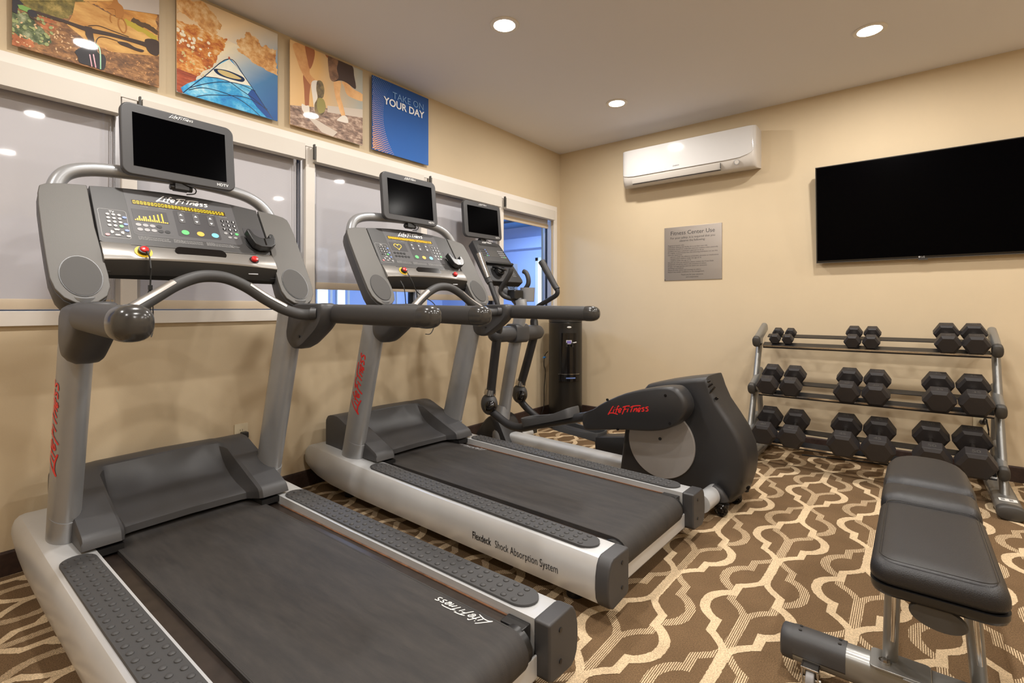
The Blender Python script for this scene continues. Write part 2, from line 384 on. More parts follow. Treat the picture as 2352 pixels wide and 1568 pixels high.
ART_SRC = '''{'p1':{'bush':[(-4,274),(72,297),(137,224),(200,178),(237,125),(155,66),(102,93),(-3,102)],'grass':[(-5,357),(389,547),(394,485),(369,410),(293,337),(237,324),(137,328),(72,358)],'path':[(389,547),(448,576),(633,532),(989,503),(998,301),(633,197),(468,221),(331,310),(369,410)],'hill':[(448,576),(633,545),(989,482),(986,708),(831,720),(741,704),(633,665)],'hillg':[(741,547),(989,489),(989,450),(736,490)],'sky':[(764,729),(983,835),(986,708),(883,723)],'dark':[(797,586),(992,540),(992,505),(786,526)],'glove':[(-5,357),(42,379),(67,356),(33,309),(29,259),(-5,268)],'grip':[(31,335),(59,346),(111,340),(102,299),(42,307)],'bar':[(98,328),(142,336),(237,340),(331,342),(468,345),(622,366),(764,379),(889,390),(995,385),(995,321),(900,346),(764,345),(622,333),(468,306),(331,316),(237,312),(142,312),(102,293)],'stem':[(448,349),(498,358),(508,291),(518,223),(478,226),(455,275)],'lever':[(681,311),(753,327),(809,309),(877,309),(866,287),(826,281),(753,286),(698,290)],'lever2':[(93,289),(120,283),(142,263),(124,255),(102,263)],'grip2':[(889,418),(995,442),(995,314),(947,295),(903,326)],'bag':[(389,111),(503,210),(544,148),(580,149),(596,102),(578,12),(503,14),(418,14),(403,59)],'r1':[(483,114),(498,12)],'r2':[(508,124),(525,12)],'g1':[(524,225),(549,196),(557,133),(558,11)],'cab':[(473,360),(544,392),(633,391),(764,386)],'cab2':[(524,225),(539,278),(580,308),(681,314)],'rider':[(601,584),(638,635),(649,673),(676,686),(687,664),(719,639),(725,567),(698,534),(665,526),(660,591),(612,575)],'wheel':[(687,516),(714,535),(741,493),(744,446),(730,410),(709,417),(687,462),(687,516)],'wheel2':[(630,537),(649,526),(654,481),(644,459),(628,482),(630,537)],'orange':[(146,308),(209,330),(269,295),(214,270),(173,271)],'orange2':[(146,246),(209,268),(274,266),(255,214),(191,211)],'brown':[(-3,102),(72,128),(124,78),(124,29),(-1,2)]},'p2':{'hull':[(55,5),(244,234),(348,377),(483,505),(555,455),(646,369),(740,255),(836,138),(948,3),(861,3)],'white':[(244,234),(348,377),(483,505),(555,455),(646,369),(705,298),(489,270),(359,259)],'hatch':[(332,342),(380,365),(467,380),(555,377),(623,366),(641,342),(612,310),(533,301),(434,297),(364,307)],'hatch2':[(375,354),(456,368),(544,361),(606,342),(555,321),(456,311),(385,327)],'deep':[(716,271),(740,255),(948,3),(873,6),(764,91),(670,195)],'c1':[(244,234),(380,266),(489,266),(601,220),(752,161),(898,70)],'c2':[(114,75),(254,164),(412,239),(578,278),(752,259)],'c3':[(104,49),(224,113),(380,132),(555,120),(693,68),(812,-6)],'c4':[(173,5),(275,56),(434,106),(601,150),(716,149),(885,98)],'c5':[(55,5),(244,234),(483,511),(646,369),(948,3)],'shore':[(555,724),(646,817),(693,886),(764,855),(824,781),(873,820),(992,812),(992,570),(885,593),(716,626),(601,677)],'bank':[(-2,716),(124,723),(275,716),(467,716),(445,625),(359,427),(173,209),(-2,200)],'tree':[(-2,902),(234,1017),(327,935),(412,822),(359,717),(173,762),(-2,771)],'red':[(-2,200),(173,209),(114,86),(55,5),(7,0)]},'p3':{'ground':[(-2,224),(514,345),(1000,459),(1000,-4),(-2,-5)],'wall':[(484,371),(1000,481),(1000,370),(484,287)],'line':[(217,152),(304,158),(624,75),(561,1),(408,16)],'legA':[(36,960),(189,1016),(307,997),(297,856),(249,743),(253,677),(326,624),(275,543),(146,665),(77,812)],'legAs':[(189,1016),(307,997),(297,856),(249,743),(217,839)],'legB':[(165,645),(258,611),(243,430),(234,279),(189,264),(175,474)],'shoeB':[(146,285),(196,280),(239,287),(239,186),(189,181),(149,219)],'shoeA':[(268,581),(348,632),(333,529),(348,424),(307,329),(311,235),(289,378)],'sole':[(348,632),(408,644),(441,565),(430,465),(408,430),(456,376),(456,313),(415,232),(363,216),(316,243),(311,337),(351,425),(333,529)],'flare':[(356,420),(423,435),(456,376),(446,289),(378,241),(341,312)],'shorts':[(499,1018),(632,1021),(835,1005),(869,886),(894,720),(769,749),(672,751),(545,699),(502,810)],'shortl':[(499,1018),(632,1021),(616,880),(640,775),(545,699),(502,810)],'leg1':[(573,712),(675,731),(659,568),(704,440),(736,321),(688,292),(624,443),(589,545)],'leg2':[(684,741),(769,756),(855,706),(1000,682),(1000,590),(818,585),(752,614),(720,689)],'shoe':[(621,237),(680,297),(728,318),(766,304),(780,240),(704,225),(624,223)],'torso':[(453,1007),(499,1018),(545,1001),(484,970)]}}'''

# ================================================================ ROOM
RX, RY = 5.0, -6.2
f = MB(); f.add([(0, RY, 0), (RX, RY, 0), (RX, 0, 0), (0, 0, 0)], [(0, 1, 2, 3)], mi=0)
OUT_ = [(0.018, 0.000), (0.024, -0.028), (0.048, -0.062), (0.087, -0.097)], [(0.088, -0.157), (0.114, -0.176), (0.141, -0.208), (0.155, -0.243), (0.158, -0.279)]
INN_ = [(0.000, -0.040), (0.012, -0.060), (0.034, -0.088), (0.058, -0.111)], [(0.058, -0.186), (0.080, -0.194), (0.104, -0.217), (0.120, -0.250), (0.125, -0.279)]
def edge_pts(E):
    o = []
    for part in E: o += [(q.x, q.y) for q in cr([(x, y, 0) for x, y in part], 5)]
    return o+[(x, -0.558-y) for x, y in o[::-1][1:]]
def carpet_half(mb, cx, y0, s, z, mi):
    """one side of the trellis medallion as a band between its traced outer and inner edges"""
    A, B = edge_pts(OUT_), edge_pts(INN_)
    def cl(x, y):
        j = 0.0013; x += random.uniform(-j, j); y += random.uniform(-j, j)
        X = cx+s*x; Y = y0+y; X += 0.016*(Y+2.1)
        return (min(max(X, 0.0), RX), min(max(Y, RY), 0.0), z)
    n = len(A); mb.add([cl(*q) for q in A]+[cl(*q) for q in B], [(i, n+i, n+i+1, i+1) for i in range(n-1)], mi=mi)
def stem(mb, cx, y0, y1, z, mi):
    n = 24; L_, R_ = [], []
    for i in range(n+1):
        y = y0+(y1-y0)*i/n; j = lambda: random.uniform(-0.0013, 0.0013); sh = 0.016*(y+2.1)
        c2 = lambda X: (min(max(X, 0.0), RX), min(max(y, RY), 0.0), z)
        L_.append(c2(cx-0.018+j()+sh)); R_.append(c2(cx+0.018+j()+sh))
    mb.add(L_+R_, [(i, n+1+i, n+2+i, i+1) for i in range(n)], mi=mi)
PER = 0.748
for layer, (dy0, mi, zz) in enumerate(((0.237, 2, 0.0004), (0.0, 1, 0.0009))):
    cnt = 0
    for ci in range(-9, 10):
        cx = 2.463+0.304*ci; off = -0.374 if ci % 2 else 0.0
        for k in range(-7, 6):
            y0 = -2.243+off+PER*k+dy0
            if y0 < RY-0.1 or y0-0.75 > 0.1 or cx < -0.1 or cx > RX+0.1: continue
            for s in (1, -1):
                cnt += 1; carpet_half(f, cx, y0, s, zz+0.00003*(cnt % 7), mi)
            cnt += 1; stem(f, cx, y0-0.012, y0+PER-0.558+0.012, zz+0.00003*(cnt % 7)+0.00001, mi)
            for yy, sg in ((y0, 1), (y0-0.558, -1)):      # wedge filling the fork of the Y
                w = [(cx+x+0.016*(yy+y*sg+2.1), yy+y*sg) for x, y in ((-0.018, 0.0), (0.018, 0.0), (0.0, -0.041))]
                f.add([(min(max(x, 0), RX), min(max(y, RY), 0), zz+0.00024) for x, y in w], [(0, 1, 2)], mi=mi)
struct('floor', f, ['carpet', 'carpetc', 'carpeth'], smooth=False)

c = MB(); c.box((-0.15, RY-0.1, H), (RX+0.1, 0.15, H+0.08)); struct('ceiling', c, 'ceil', smooth=False)
WY0, WY1, WZ0, WZ1 = -5.25, -0.13, 1.085, 2.10     # window opening
w = MB()
w.box((-0.15, RY-0.1, -0.05), (0, 0.0, WZ0)); w.box((-0.15, RY-0.1, WZ1), (0, 0.0, H))
w.box((-0.15, WY1, WZ0), (0, 0.0, WZ1)); w.box((-0.15, RY-0.1, WZ0), (0, WY0, WZ1))
struct('wall_left', w, 'wall', smooth=False)
w = MB(); w.box((-0.15, 0, -0.05), (RX+0.1, 0.15, H)); struct('wall_back', w, 'wall', smooth=False)
w = MB(); w.box((RX, RY-0.1, -0.05), (RX+0.1, 0, H)); struct('wall_right', w, 'wall', smooth=False)
w = MB(); w.box((0, RY-0.1, -0.05), (RX, RY, H)); struct('wall_front', w, 'wall', smooth=False)
b = MB(); b.prism([(0, 0), (0.012, 0), (0.012, 0.092), (0.008, 0.100), (0, 0.100)], 0, -RY, M=frame((0, RY, 0), (1, 0, 0), (0, 0, 1), (0, 1, 0)))
struct('baseboard_left', b, 'base', smooth=False)
b = MB(); b.prism([(0, 0), (-0.012, 0), (-0.012, 0.092), (-0.008, 0.100), (0, 0.100)], 0, RX, M=frame((0, 0, 0), (0, 1, 0), (0, 0, 1), (1, 0, 0)))
struct('baseboard_back', b, 'base', smooth=False)
# white casing round the window band
t = MB(); t.box((0, WY0-0.1, 2.10), (0.014, -0.074, 2.160)); struct('trim_1', t, 'white', bevel=0.002)
t = MB(); t.box((0, WY0-0.1, 1.028), (0.014, -0.074, WZ0)); t.box((-0.11, WY0, WZ0-0.004), (0.014, WY1, WZ0+0.006)); struct('trim_2', t, 'white', bevel=0.002)
t = MB(); t.box((0, WY1, WZ0), (0.014, -0.074, 2.10)); struct('trim_3', t, 'white', bevel=0.002)
MUL = [-4.72, -3.745, -2.83, -1.905, -0.98]
for i, y in enumerate(MUL):
    t = MB(); t.box((-0.11, y-0.03, WZ0), (0.010, y+0.03, 2.10)); struct('trim_%d' % (i+4), t, 'white', bevel=0.002)
edges = [WY0]+MUL+[WY1]
for i in range(6):
    a = edges[i]+(0.03 if i else 0); e = edges[i+1]-(0.03 if i < 5 else 0)
    fr = MB(); t_ = 0.022
    for q in (((a, WZ0), (a+t_, WZ1)), ((e-t_, WZ0), (e, WZ1)), ((a, WZ0), (e, WZ0+0.012)), ((a, WZ1-t_), (e, WZ1))):
        fr.box((-0.115, q[0][0], q[0][1]), (-0.085, q[1][0], q[1][1]))
    fo = struct('window_%d' % (i+1), fr, 'alum', bevel=0.002)
    g = MB(); g.add([(-0.100, a+t_, WZ0+0.012), (-0.100, e-t_, WZ0+0.012), (-0.100, e-t_, WZ1-t_), (-0.100, a+t_, WZ1-t_)], [(0, 1, 2, 3)]); obj('pane', g, 'glass', fo, smooth=False)
    g = MB(); g.box((-0.085, e-0.020, WZ0), (-0.014, e, WZ1)); g2 = MB(); g2.box((-0.085, a, WZ0), (-0.014, a+0.018, WZ1)); obj('jamb_channel', g, 'alum', fo, smooth=False); obj('jamb_channel', g2, 'alum', fo, smooth=False)
    g = MB(); g.box((-0.082, e-0.052 if i < 5 else e-0.024, WZ0), (-0.060, e-0.020, WZ1)); g.box((-0.084, a+t_, WZ0+0.012), (-0.078, e-t_, WZ0+0.018)); obj('gasket', g, 'gasket', fo, smooth=False)

# roller shades, each with its metal valance
HEM = [1.10, 1.098, 1.098, 1.222, 1.165, 1.925]
vx = [(-5.25, -4.80), (-4.68, -3.790), (-3.705, -2.888), (-2.815, -1.945), (-1.865, -1.030), (-0.965, -0.165)]
names = ['roller shade behind the nearest treadmill cut by the left picture edge', 'roller shade left of the nearest treadmill monitor, lowered to the sill',
         'lowered roller shade behind the nearest treadmill console', 'half lowered roller shade left of the second treadmill console with pool windows glowing below it',
         'roller shade between the second treadmill monitor and the elliptical monitor', 'roller shade pulled almost fully up in the window beside the room corner']
for i in range(1, 6):
    a, e = vx[i]; hem = HEM[i]
    r = thing('roller_shade', names[i], 'window shade', (0, (a+e)/2, hem), 0, 'roller shades along the window wall')
    hw = (e-a)/2
    m = MB(); m.prism([(0.0, 0), (0.055, 0), (0.055, 0.095), (0.0, 0.095), (0, 0.092), (0.052, 0.092), (0.052, 0.003), (0, 0.003)], -hw, hw, M=frame((0, 0, 2.006-hem), (1, 0, 0), (0, 0, 1), (0, 1, 0)))
    m.box((0.001, -hw, 2.007-hem), (0.0545, -hw+0.003, 2.100-hem)); m.box((0.001, hw-0.003, 2.007-hem), (0.0545, hw, 2.100-hem)); obj('valance', m, 'valance', r, smooth=False)
    fy0 = -hw+0.008 if i < 5 else -hw+0.03; fy1 = hw-0.006
    m = MB(); m.box((-0.0415, fy0, 0.045), (-0.040, fy1, 2.07-hem)); obj('fabric', m, 'shade', r, smooth=False)
    m = MB(); m.tube([(-0.04, fy0, 0.022), (-0.04, fy1, 0.022)], 0.007, 0.023, up=(0, 0, 1), seg=12, power=3); obj('hem_bar', m, 'hem', r)
    m = MB(); m.cyl((-0.045, 0, 2.055-hem), (0, 1, 0), 0.024, 2*hw-0.06); obj('roller_tube', m, 'hem', r)
    m = MB(); m.box((0.034, -hw-0.012, 2.020-hem), (0.053, -hw-0.005, 2.112-hem)); obj('bracket', m, 'greycap', r, smooth=False)
    # beaded pull chain hanging at the right jamb
    m = MB(); z1 = 2.0-hem; z0 = 1.10-hem if i != 5 else 1.15-hem
    for dx in (0, 0.014):
        n = int((z1-z0)/0.006); P = []; R_ = []
        for k in range(n*2): P.append((-0.018, hw-0.022+dx, z0+0.003*k)); R_.append(0.0026 if k % 2 else 0.0012)
        m.tube(P, R_, seg=6)
    obj('pull_chain', m, 'alum', r)
# dark clip hanging on the chain beside the left speaker of the nearest treadmill
# ------------------------------------------------ neighbouring pool room seen through the glass
s_ = MB(); s_.box((-8.2, -7, -0.1), (-0.15, 3.2, -0.02)); struct('floor_1', s_, 'poolf', smooth=False)
s_ = MB(); s_.box((-8.2, -7, 2.62), (-0.15, 3.2, 2.7)); struct('ceiling_1', s_, 'poolc', smooth=False)
wb = MB()    # back wall of that room with one tall window
for a, b_, z0, z1 in ((-8.2, -2.50, -0.1, 2.62), (-1.72, -0.15, -0.1, 2.62), (-2.50, -1.72, -0.1, 0.4), (-2.50, -1.72, 2.02, 2.62)): wb.box((a, 3.0, z0), (b_, 3.12, z1))
wb.box((-8.2, 2.90, 2.20), (-0.15, 3.0, 2.40))
struct('wall_pool_back', wb, 'pool', smooth=False)
ow = [(-3.2, -2.7), (-0.50, -0.28), (-0.22, -0.02), (0.06, 0.36), (0.44, 0.70), (1.75, 2.30)]
wb = MB(); ys_ = [-7.0]+[v for p in ow for v in p]+[3.0]
for k in range(0, len(ys_), 2): wb.box((-5.12, ys_[k], -0.1), (-5.0, ys_[k+1], 2.62))
wb.box((-5.12, -7, -0.1), (-5.0, 3.0, 0.85)); wb.box((-5.12, -7, 2.15), (-5.0, 3.0, 2.62))
struct('wall_pool_far', wb, 'pool', smooth=False)
wb = MB(); wb.box((-5.0, -7.1, -0.1), (-0.15, -7.0, 2.62)); struct('wall_pool_front', wb, 'pool', smooth=False)
for k, (a, b_) in enumerate(ow+[(None, None)]):
    m = MB()
    if a is None:
        for q in ((-2.50, -2.44), (-2.27, -2.22), (-1.80, -1.72)): m.box((q[0], 2.99, 0.4), (q[1], 3.04, 2.02))
        m.box((-2.5, 2.99, 1.96), (-1.72, 3.04, 2.02))
    else:
        m.box((-5.01, a, 0.85), (-4.97, a+0.02, 2.15)); m.box((-5.01, b_-0.02, 0.85), (-4.97, b_, 2.15))
        for zz in (0.85, 1.5, 2.13): m.box((-5.01, a, zz), (-4.97, b_, zz+0.02))
    struct('window_%d' % (7+k), m, 'white', smooth=False)
m = MB(); m.box((-11.0, -7, -0.1), (-10.8, 6, 2.2)); struct('wall_outside', m, 'brick', smooth=False)
v = thing('ceiling_vent', 'dark slotted vent in the ceiling of the blue room seen past the elliptical', 'vent', (-2.55, 2.35, 2.615))
m = MB(); m.box((-0.33, -0.08, -0.006), (0.33, 0.08, 0.0)); obj('frame', m, 'poolc', v, smooth=False)
m = MB()
for k in range(6): m.box((-0.31, -0.07+0.024*k, -0.009), (0.31, -0.058+0.024*k, -0.005))
obj('louver', m, 'greycap', v, smooth=False)
# paper notice taped to the glass behind the elliptical
n_ = thing('glass_notice', 'pale blue notice with dark capital letters behind the window glass by the elliptical', 'sign', (-0.125, -0.66, 1.33))
m = MB(); m.box((-0.001, -0.31, -0.10), (0.0, 0.089, 0.206)); obj('sheet', m, 'blue_sign', n_, smooth=False)
m = MB(); m.merge(text('DO NOT USE', 0.063, 0.0, align='RIGHT'), frame((0.0015, 0.048, -0.047), (0, 1, 0), (0, 0, 1), (1, 0, 0)) @ Matrix.Scale(0.8, 4, (1, 0, 0))); obj('lettering', m, 'black_print', n_, smooth=False)

# ------------------------------------------------ recessed lights
for i, (x, y) in enumerate(LAMP_POS[:6]):
    lab = ['recessed ceiling light nearest the corner above the air conditioner', 'recessed ceiling light near the back wall above the television', 'recessed ceiling light at top centre over the second treadmill',
           'recessed ceiling light over the open carpet', 'recessed ceiling light above the nearest treadmill', 'recessed ceiling light above the camera side of the room'][i]
    t = thing('recessed_light', lab, 'ceiling light', (x, y, H), 0, 'recessed lights in the ceiling')
    m = MB(); m.lathe([(0.058, 0.0), (0.085, 0.0), (0.085, -0.004), (0.080, -0.007), (0.063, -0.006), (0.058, -0.002)], seg=36); obj('trim_ring', m, 'white', t)
    m = MB(); m.cyl((0, 0, -0.004), (0, 0, 1), 0.060, 0.004, seg=32)
    obj('lens', m, 'lens', t)

# ------------------------------------------------ wall pictures
def art_panel(name, label, y0, y1, z0, z1, bgm):
    t = thing(name, label, 'picture', (0.0, y0, z0), 0, 'square prints above the windows')
    m = MB(); m.box((0.0, 0.06, 0.05), (0.022, y1-y0-0.06, z1-z0-0.05)); obj('mount', m, 'greycap', t, smooth=False)
    m = MB(); m.box((0.022, 0, 0), (0.030, y1-y0, z1-z0)); o = obj('print_panel', m, bgm, t, smooth=False)
    return t, y1-y0, z1-z0
def clip(poly):
    """Sutherland-Hodgman clip to the unit square in thousandths"""
    for ax, lim, sg in ((0, 0, 1), (0, 1000, -1), (1, 0, 1), (1, 1000, -1)):
        out = []
        for i in range(len(poly)):
            a, b_ = poly[i-1], poly[i]; da = sg*(a[ax]-lim); db = sg*(b_[ax]-lim)
            if (da >= 0) != (db >= 0):
                k = da/(da-db); out.append((a[0]+(b_[0]-a[0])*k, a[1]+(b_[1]-a[1])*k))
            if db >= 0: out.append(b_)
        poly = out
        if not poly: return []
    return poly
class Art:
    def __init__(s, w, h): s.w, s.h = w, h; s.mb = MB(); s.mats = []; s.k = 0
    def poly(s, pts, m, smooth=False):
        pts = [(p[0], p[1]) for p in (cr([(x, y, 0) for x, y in pts], 4, True) if smooth else pts)]
        pts = clip([(p[0], p[1]) for p in pts])
        if len(pts) < 3: return
        if m not in s.mats: s.mats.append(m)
        s.k += 1; x = 0.0300+0.00001*s.k
        from mathutils.geometry import tessellate_polygon
        vs = [(x, p[0]/1000*s.w, p[1]/1000*s.h) for p in pts]
        for tri in tessellate_polygon([[Vector((p[0], p[1], 0)) for p in pts]]): s.mb.add([vs[i] for i in tri], [(0, 1, 2)], mi=s.mats.index(m))
    def rough(s, pts, m, amp=14, it=4):
        """polygon with a broken, leafy edge"""
        rnd = random.Random(len(pts)*7+int(pts[0][0])); P = [tuple(q) for q in pts]
        for _ in range(it):
            Q = []
            for i in range(len(P)):
                a, b_ = P[i], P[(i+1) % len(P)]; d = math.hypot(b_[0]-a[0], b_[1]-a[1])
                Q.append(a)
                if d > 12: k = min(amp, d*0.28); Q.append(((a[0]+b_[0])/2+rnd.uniform(-k, k), (a[1]+b_[1])/2+rnd.uniform(-k, k)))
            P = Q; amp *= 0.75
        s.poly(P, m)
    def blobs(s, n, box, r0, r1, m, seed=1, flat=1.0):
        rnd = random.Random(seed)
        for _ in range(n):
            r = rnd.uniform(r0, r1); s.poly(ell(rnd.uniform(box[0], box[2]), rnd.uniform(box[1], box[3]), r, r*flat*rnd.uniform(0.5, 1), 9, rnd.uniform(0, 3)), m)
    def line(s, pts, wd_, m, smooth=True):
        P = cr([(x, y, 0) for x, y in pts], 5) if smooth and len(pts) > 2 else [Vector((x, y, 0)) for x, y in pts]
        Lf, Rt = [], []
        for i in range(len(P)):
            t = (P[min(i+1, len(P)-1)]-P[max(i-1, 0)]).normalized(); n = Vector((-t.y, t.x, 0))*wd_/2
            Lf.append(P[i]+n); Rt.append(P[i]-n)
        s.poly([(p.x, p.y) for p in Lf+Rt[::-1]], m)
    def done(s, t): obj('artwork', s.mb, s.mats, t, smooth=False)
def noise_mat(name, cols, scale, stretch=(1, 1, 1), detail=8, rough=0.6, coat=0.5, grad=None, rot=0.0):
    """glossy print with a noise driven palette; grad=(ax,ay,az,amount) blends in a linear position term"""
    m = bpy.data.materials.new(name); m.use_nodes = True; nt = m.node_tree; N = nt.nodes; L = nt.links; p = N['Principled BSDF']
    p.inputs['Roughness'].default_value = rough; p.inputs['Coat Weight'].default_value = coat; p.inputs['Coat Roughness'].default_value = 0.03
    tc = N.new('ShaderNodeTexCoord'); mp = N.new('ShaderNodeMapping'); mp.inputs['Scale'].default_value = stretch; mp.inputs['Rotation'].default_value = (rot, 0, 0)
    n = N.new('ShaderNodeTexNoise'); n.inputs['Scale'].default_value = scale; n.inputs['Detail'].default_value = detail; n.inputs['Roughness'].default_value = 0.65
    L.new(tc.outputs['Object'], mp.inputs[0]); L.new(mp.outputs[0], n.inputs['Vector'])
    src = n.outputs['Fac']
    if grad:
        d = N.new('ShaderNodeVectorMath'); d.operation = 'DOT_PRODUCT'; d.inputs[1].default_value = grad[:3]; L.new(tc.outputs['Object'], d.inputs[0])
        a = N.new('ShaderNodeMath'); a.operation = 'MULTIPLY_ADD'; a.inputs[1].default_value = grad[3]; a.inputs[2].default_value = grad[4]; L.new(n.outputs['Fac'], a.inputs[0])
        b_ = N.new('ShaderNodeMath'); b_.operation = 'ADD'; L.new(a.outputs[0], b_.inputs[0]); L.new(d.outputs['Value'], b_.inputs[1]); src = b_.outputs[0]
    r = N.new('ShaderNodeValToRGB'); e = r.color_ramp.elements
    while len(e) < len(cols): e.new(0.5)
    for i, (pos, col) in enumerate(cols): e[i].position = pos; e[i].color = rgb(*col)
    L.new(src, r.inputs['Fac']); L.new(r.outputs['Color'], p.inputs['Base Color']); return m
MT['sky_print'] = noise_mat('sky_print', [(0.0, (60, 120, 180)), (0.28, (110, 150, 185)), (0.45, (205, 200, 190)), (0.62, (240, 215, 175)), (0.9, (205, 170, 130))], 3, (1, 1, 1), 3, grad=(0, -0.9, 1.15, 0.15, 0.28))
MT['autumn'] = noise_mat('autumn_print', [(0.3, (120, 60, 25)), (0.45, (185, 100, 40)), (0.55, (215, 150, 70)), (0.7, (240, 215, 170))], 16, (1, 1, 1.6))
MT['autumn2'] = noise_mat('far_trees_print', [(0.35, (170, 110, 60)), (0.5, (215, 160, 95)), (0.68, (240, 210, 160))], 20)
MT['redwater'] = noise_mat('red_water_print', [(0.35, (120, 45, 25)), (0.55, (175, 80, 45)), (0.7, (225, 180, 150))], 14, (1, 0.4, 3))
MT['kblue'] = noise_mat('blue_hull_print', [(0.35, (20, 110, 190)), (0.5, (50, 160, 215)), (0.62, (130, 205, 235)), (0.72, (230, 245, 250))], 9, (1, 1, 1.3))
MT['kwhite'] = noise_mat('pale_hull_print', [(0.3, (205, 205, 185)), (0.6, (235, 232, 215))], 5)
MT['kdeep'] = mat('deep_blue_print', rgb(25, 75, 150), 0.6, coat=0.5, coat_rough=0.03)
MT['kline'] = mat('cord_print', rgb(22, 45, 80), 0.3)
MT['tan'] = mat('tan_print', rgb(205, 185, 130), 0.3)
MT['sunset'] = noise_mat('sunset_print', [(0.0, (120, 150, 165)), (0.35, (175, 175, 165)), (0.6, (225, 180, 115)), (0.9, (236, 205, 160))], 2.5, (1, 1, 1), 3, grad=(0, -0.9, 0.1, 0.2, 0.62))
MT['asphalt'] = noise_mat('road_print', [(0.35, (95, 75, 65)), (0.5, (150, 122, 105)), (0.65, (205, 180, 160))], 28, (1, 0.7, 1.6), rot=0.2)
MT['paleroad'] = mat('pale_road_print', rgb(205, 192, 178), 0.6, coat=0.5, coat_rough=0.03)
MT['skin'] = noise_mat('skin_print', [(0.35, (205, 145, 88)), (0.6, (238, 188, 128))], 5)
MT['skind'] = mat('shaded_skin_print', rgb(165, 100, 60), 0.6, coat=0.5, coat_rough=0.03)
MT['shorts'] = mat('shorts_print', rgb(62, 42, 34), 0.6, coat=0.5, coat_rough=0.03)
MT['shorts2'] = noise_mat('shorts_fold_print', [(0.4, (95, 68, 50)), (0.6, (150, 112, 85))], 12)
MT['shoe'] = mat('shoe_print', rgb(228, 220, 208), 0.6, coat=0.5, coat_rough=0.03)
MT['sole'] = noise_mat('sole_print', [(0.4, (80, 66, 48)), (0.6, (140, 120, 75))], 14)
MT['flare'] = mat('sole_glow_print', rgb(150, 140, 75), 0.6, coat=0.5, coat_rough=0.03)
MT['trail'] = noise_mat('trail_print', [(0.3, (80, 54, 34)), (0.48, (128, 88, 52)), (0.62, (170, 122, 74)), (0.8, (222, 188, 140))], 46, (1, 0.8, 1.5), rot=-0.4)
MT['trailg'] = noise_mat('golden_path_print', [(0.35, (185, 130, 60)), (0.65, (225, 180, 105))], 12, (1, 0.5, 1.6), rot=-0.5)
MT['pebble'] = mat('pebble_print', rgb(215, 180, 135), 0.6, coat=0.5, coat_rough=0.03); MT['pebble2'] = mat('light_gravel_print', rgb(215, 160, 105), 0.6, coat=0.5, coat_rough=0.03); MT['leafp'] = mat('leaf_print', rgb(150, 160, 105), 0.6, coat=0.5, coat_rough=0.03); MT['palep'] = mat('bright_reflection_print', rgb(235, 225, 200), 0.6, coat=0.5, coat_rough=0.03)
MT['lakep'] = noise_mat('lake_print', [(0.0, (30, 85, 150)), (0.3, (70, 125, 175)), (0.5, (165, 180, 190)), (0.7, (236, 222, 190)), (0.95, (225, 180, 125))], 4, (1, 0.4, 2), 4, grad=(0, -1.3, 1.3, 0.12, 0.55))
MT['hills'] = noise_mat('golden_hill_print', [(0.35, (165, 105, 45)), (0.5, (205, 145, 65)), (0.7, (235, 195, 130))], 10, (1, 0.5, 1.6), rot=-0.5)
MT['hillg'] = mat('meadow_print', rgb(185, 165, 50), 0.6, coat=0.5, coat_rough=0.03)
MT['darkhill'] = mat('dark_slope_print', rgb(85, 62, 35), 0.6, coat=0.5, coat_rough=0.03)
MT['bush'] = noise_mat('bush_print', [(0.35, (40, 52, 34)), (0.5, (85, 100, 60)), (0.68, (170, 175, 140))], 26)
MT['grass'] = noise_mat('meadow_edge_print', [(0.35, (75, 68, 28)), (0.5, (125, 112, 50)), (0.7, (190, 165, 95))], 24, rot=-0.4)
MT['bark'] = mat('handlebar_print', rgb(58, 40, 30), 0.6, coat=0.5, coat_rough=0.03)
MT['gripgreen'] = mat('green_grip_print', rgb(120, 165, 85), 0.6, coat=0.5, coat_rough=0.03)
MT['orangep'] = noise_mat('clay_print', [(0.35, (140, 70, 30)), (0.6, (190, 115, 70))], 25)
MT['rider'] = mat('rider_print', rgb(175, 115, 45), 0.6, coat=0.5, coat_rough=0.03)
MT['bagp'] = mat('bag_print', rgb(38, 36, 44), 0.6, coat=0.5, coat_rough=0.03)
MT['redline'] = mat('red_cord_print', rgb(200, 60, 80), 0.3)
MT['greenline'] = mat('green_cord_print', rgb(70, 170, 90), 0.3)
MT['greysky'] = mat('grey_sky_print', rgb(190, 180, 172), 0.6, coat=0.5, coat_rough=0.03)
MT['bluep'] = noise_mat('blue_print', [(0.2, (0, 60, 130)), (0.6, (5, 88, 170)), (0.85, (10, 100, 185))], 2, (1, 1, 1), 2, grad=(0, 0.2, -0.6, 0.2, 0.5))
MT['dotp'] = noise_mat('halftone_print', [(0.1, (250, 175, 120)), (0.5, (240, 190, 170)), (0.8, (150, 185, 225))], 1, (1, 1, 1), 1, grad=(0, 0.9, 1.6, 0.1, -0.05))
MT['textw'] = mat('print_white', rgb(240, 242, 245), 0.35)
MT['textb'] = mat('print_pale_blue', rgb(125, 165, 215), 0.35)
ART = eval(ART_SRC)
t, w_, h_ = art_panel('wall_picture', 'print of a bicycle handlebar on a gravel trail, leftmost of the four wall prints', -4.145, -3.632, 2.188, 2.700, 'trail')
A = Art(w_, h_); D = ART['p1']
for k, m in (('brown', 'orangep'), ('bush', 'bush'), ('grass', 'grass'), ('path', 'trailg'), ('hill', 'hills'), ('sky', 'greysky'), ('dark', 'darkhill'), ('hillg', 'hillg'), ('orange', 'orangep'), ('orange2', 'orangep')): (A.poly if k in ('sky', 'path') else A.rough)(D[k], m)
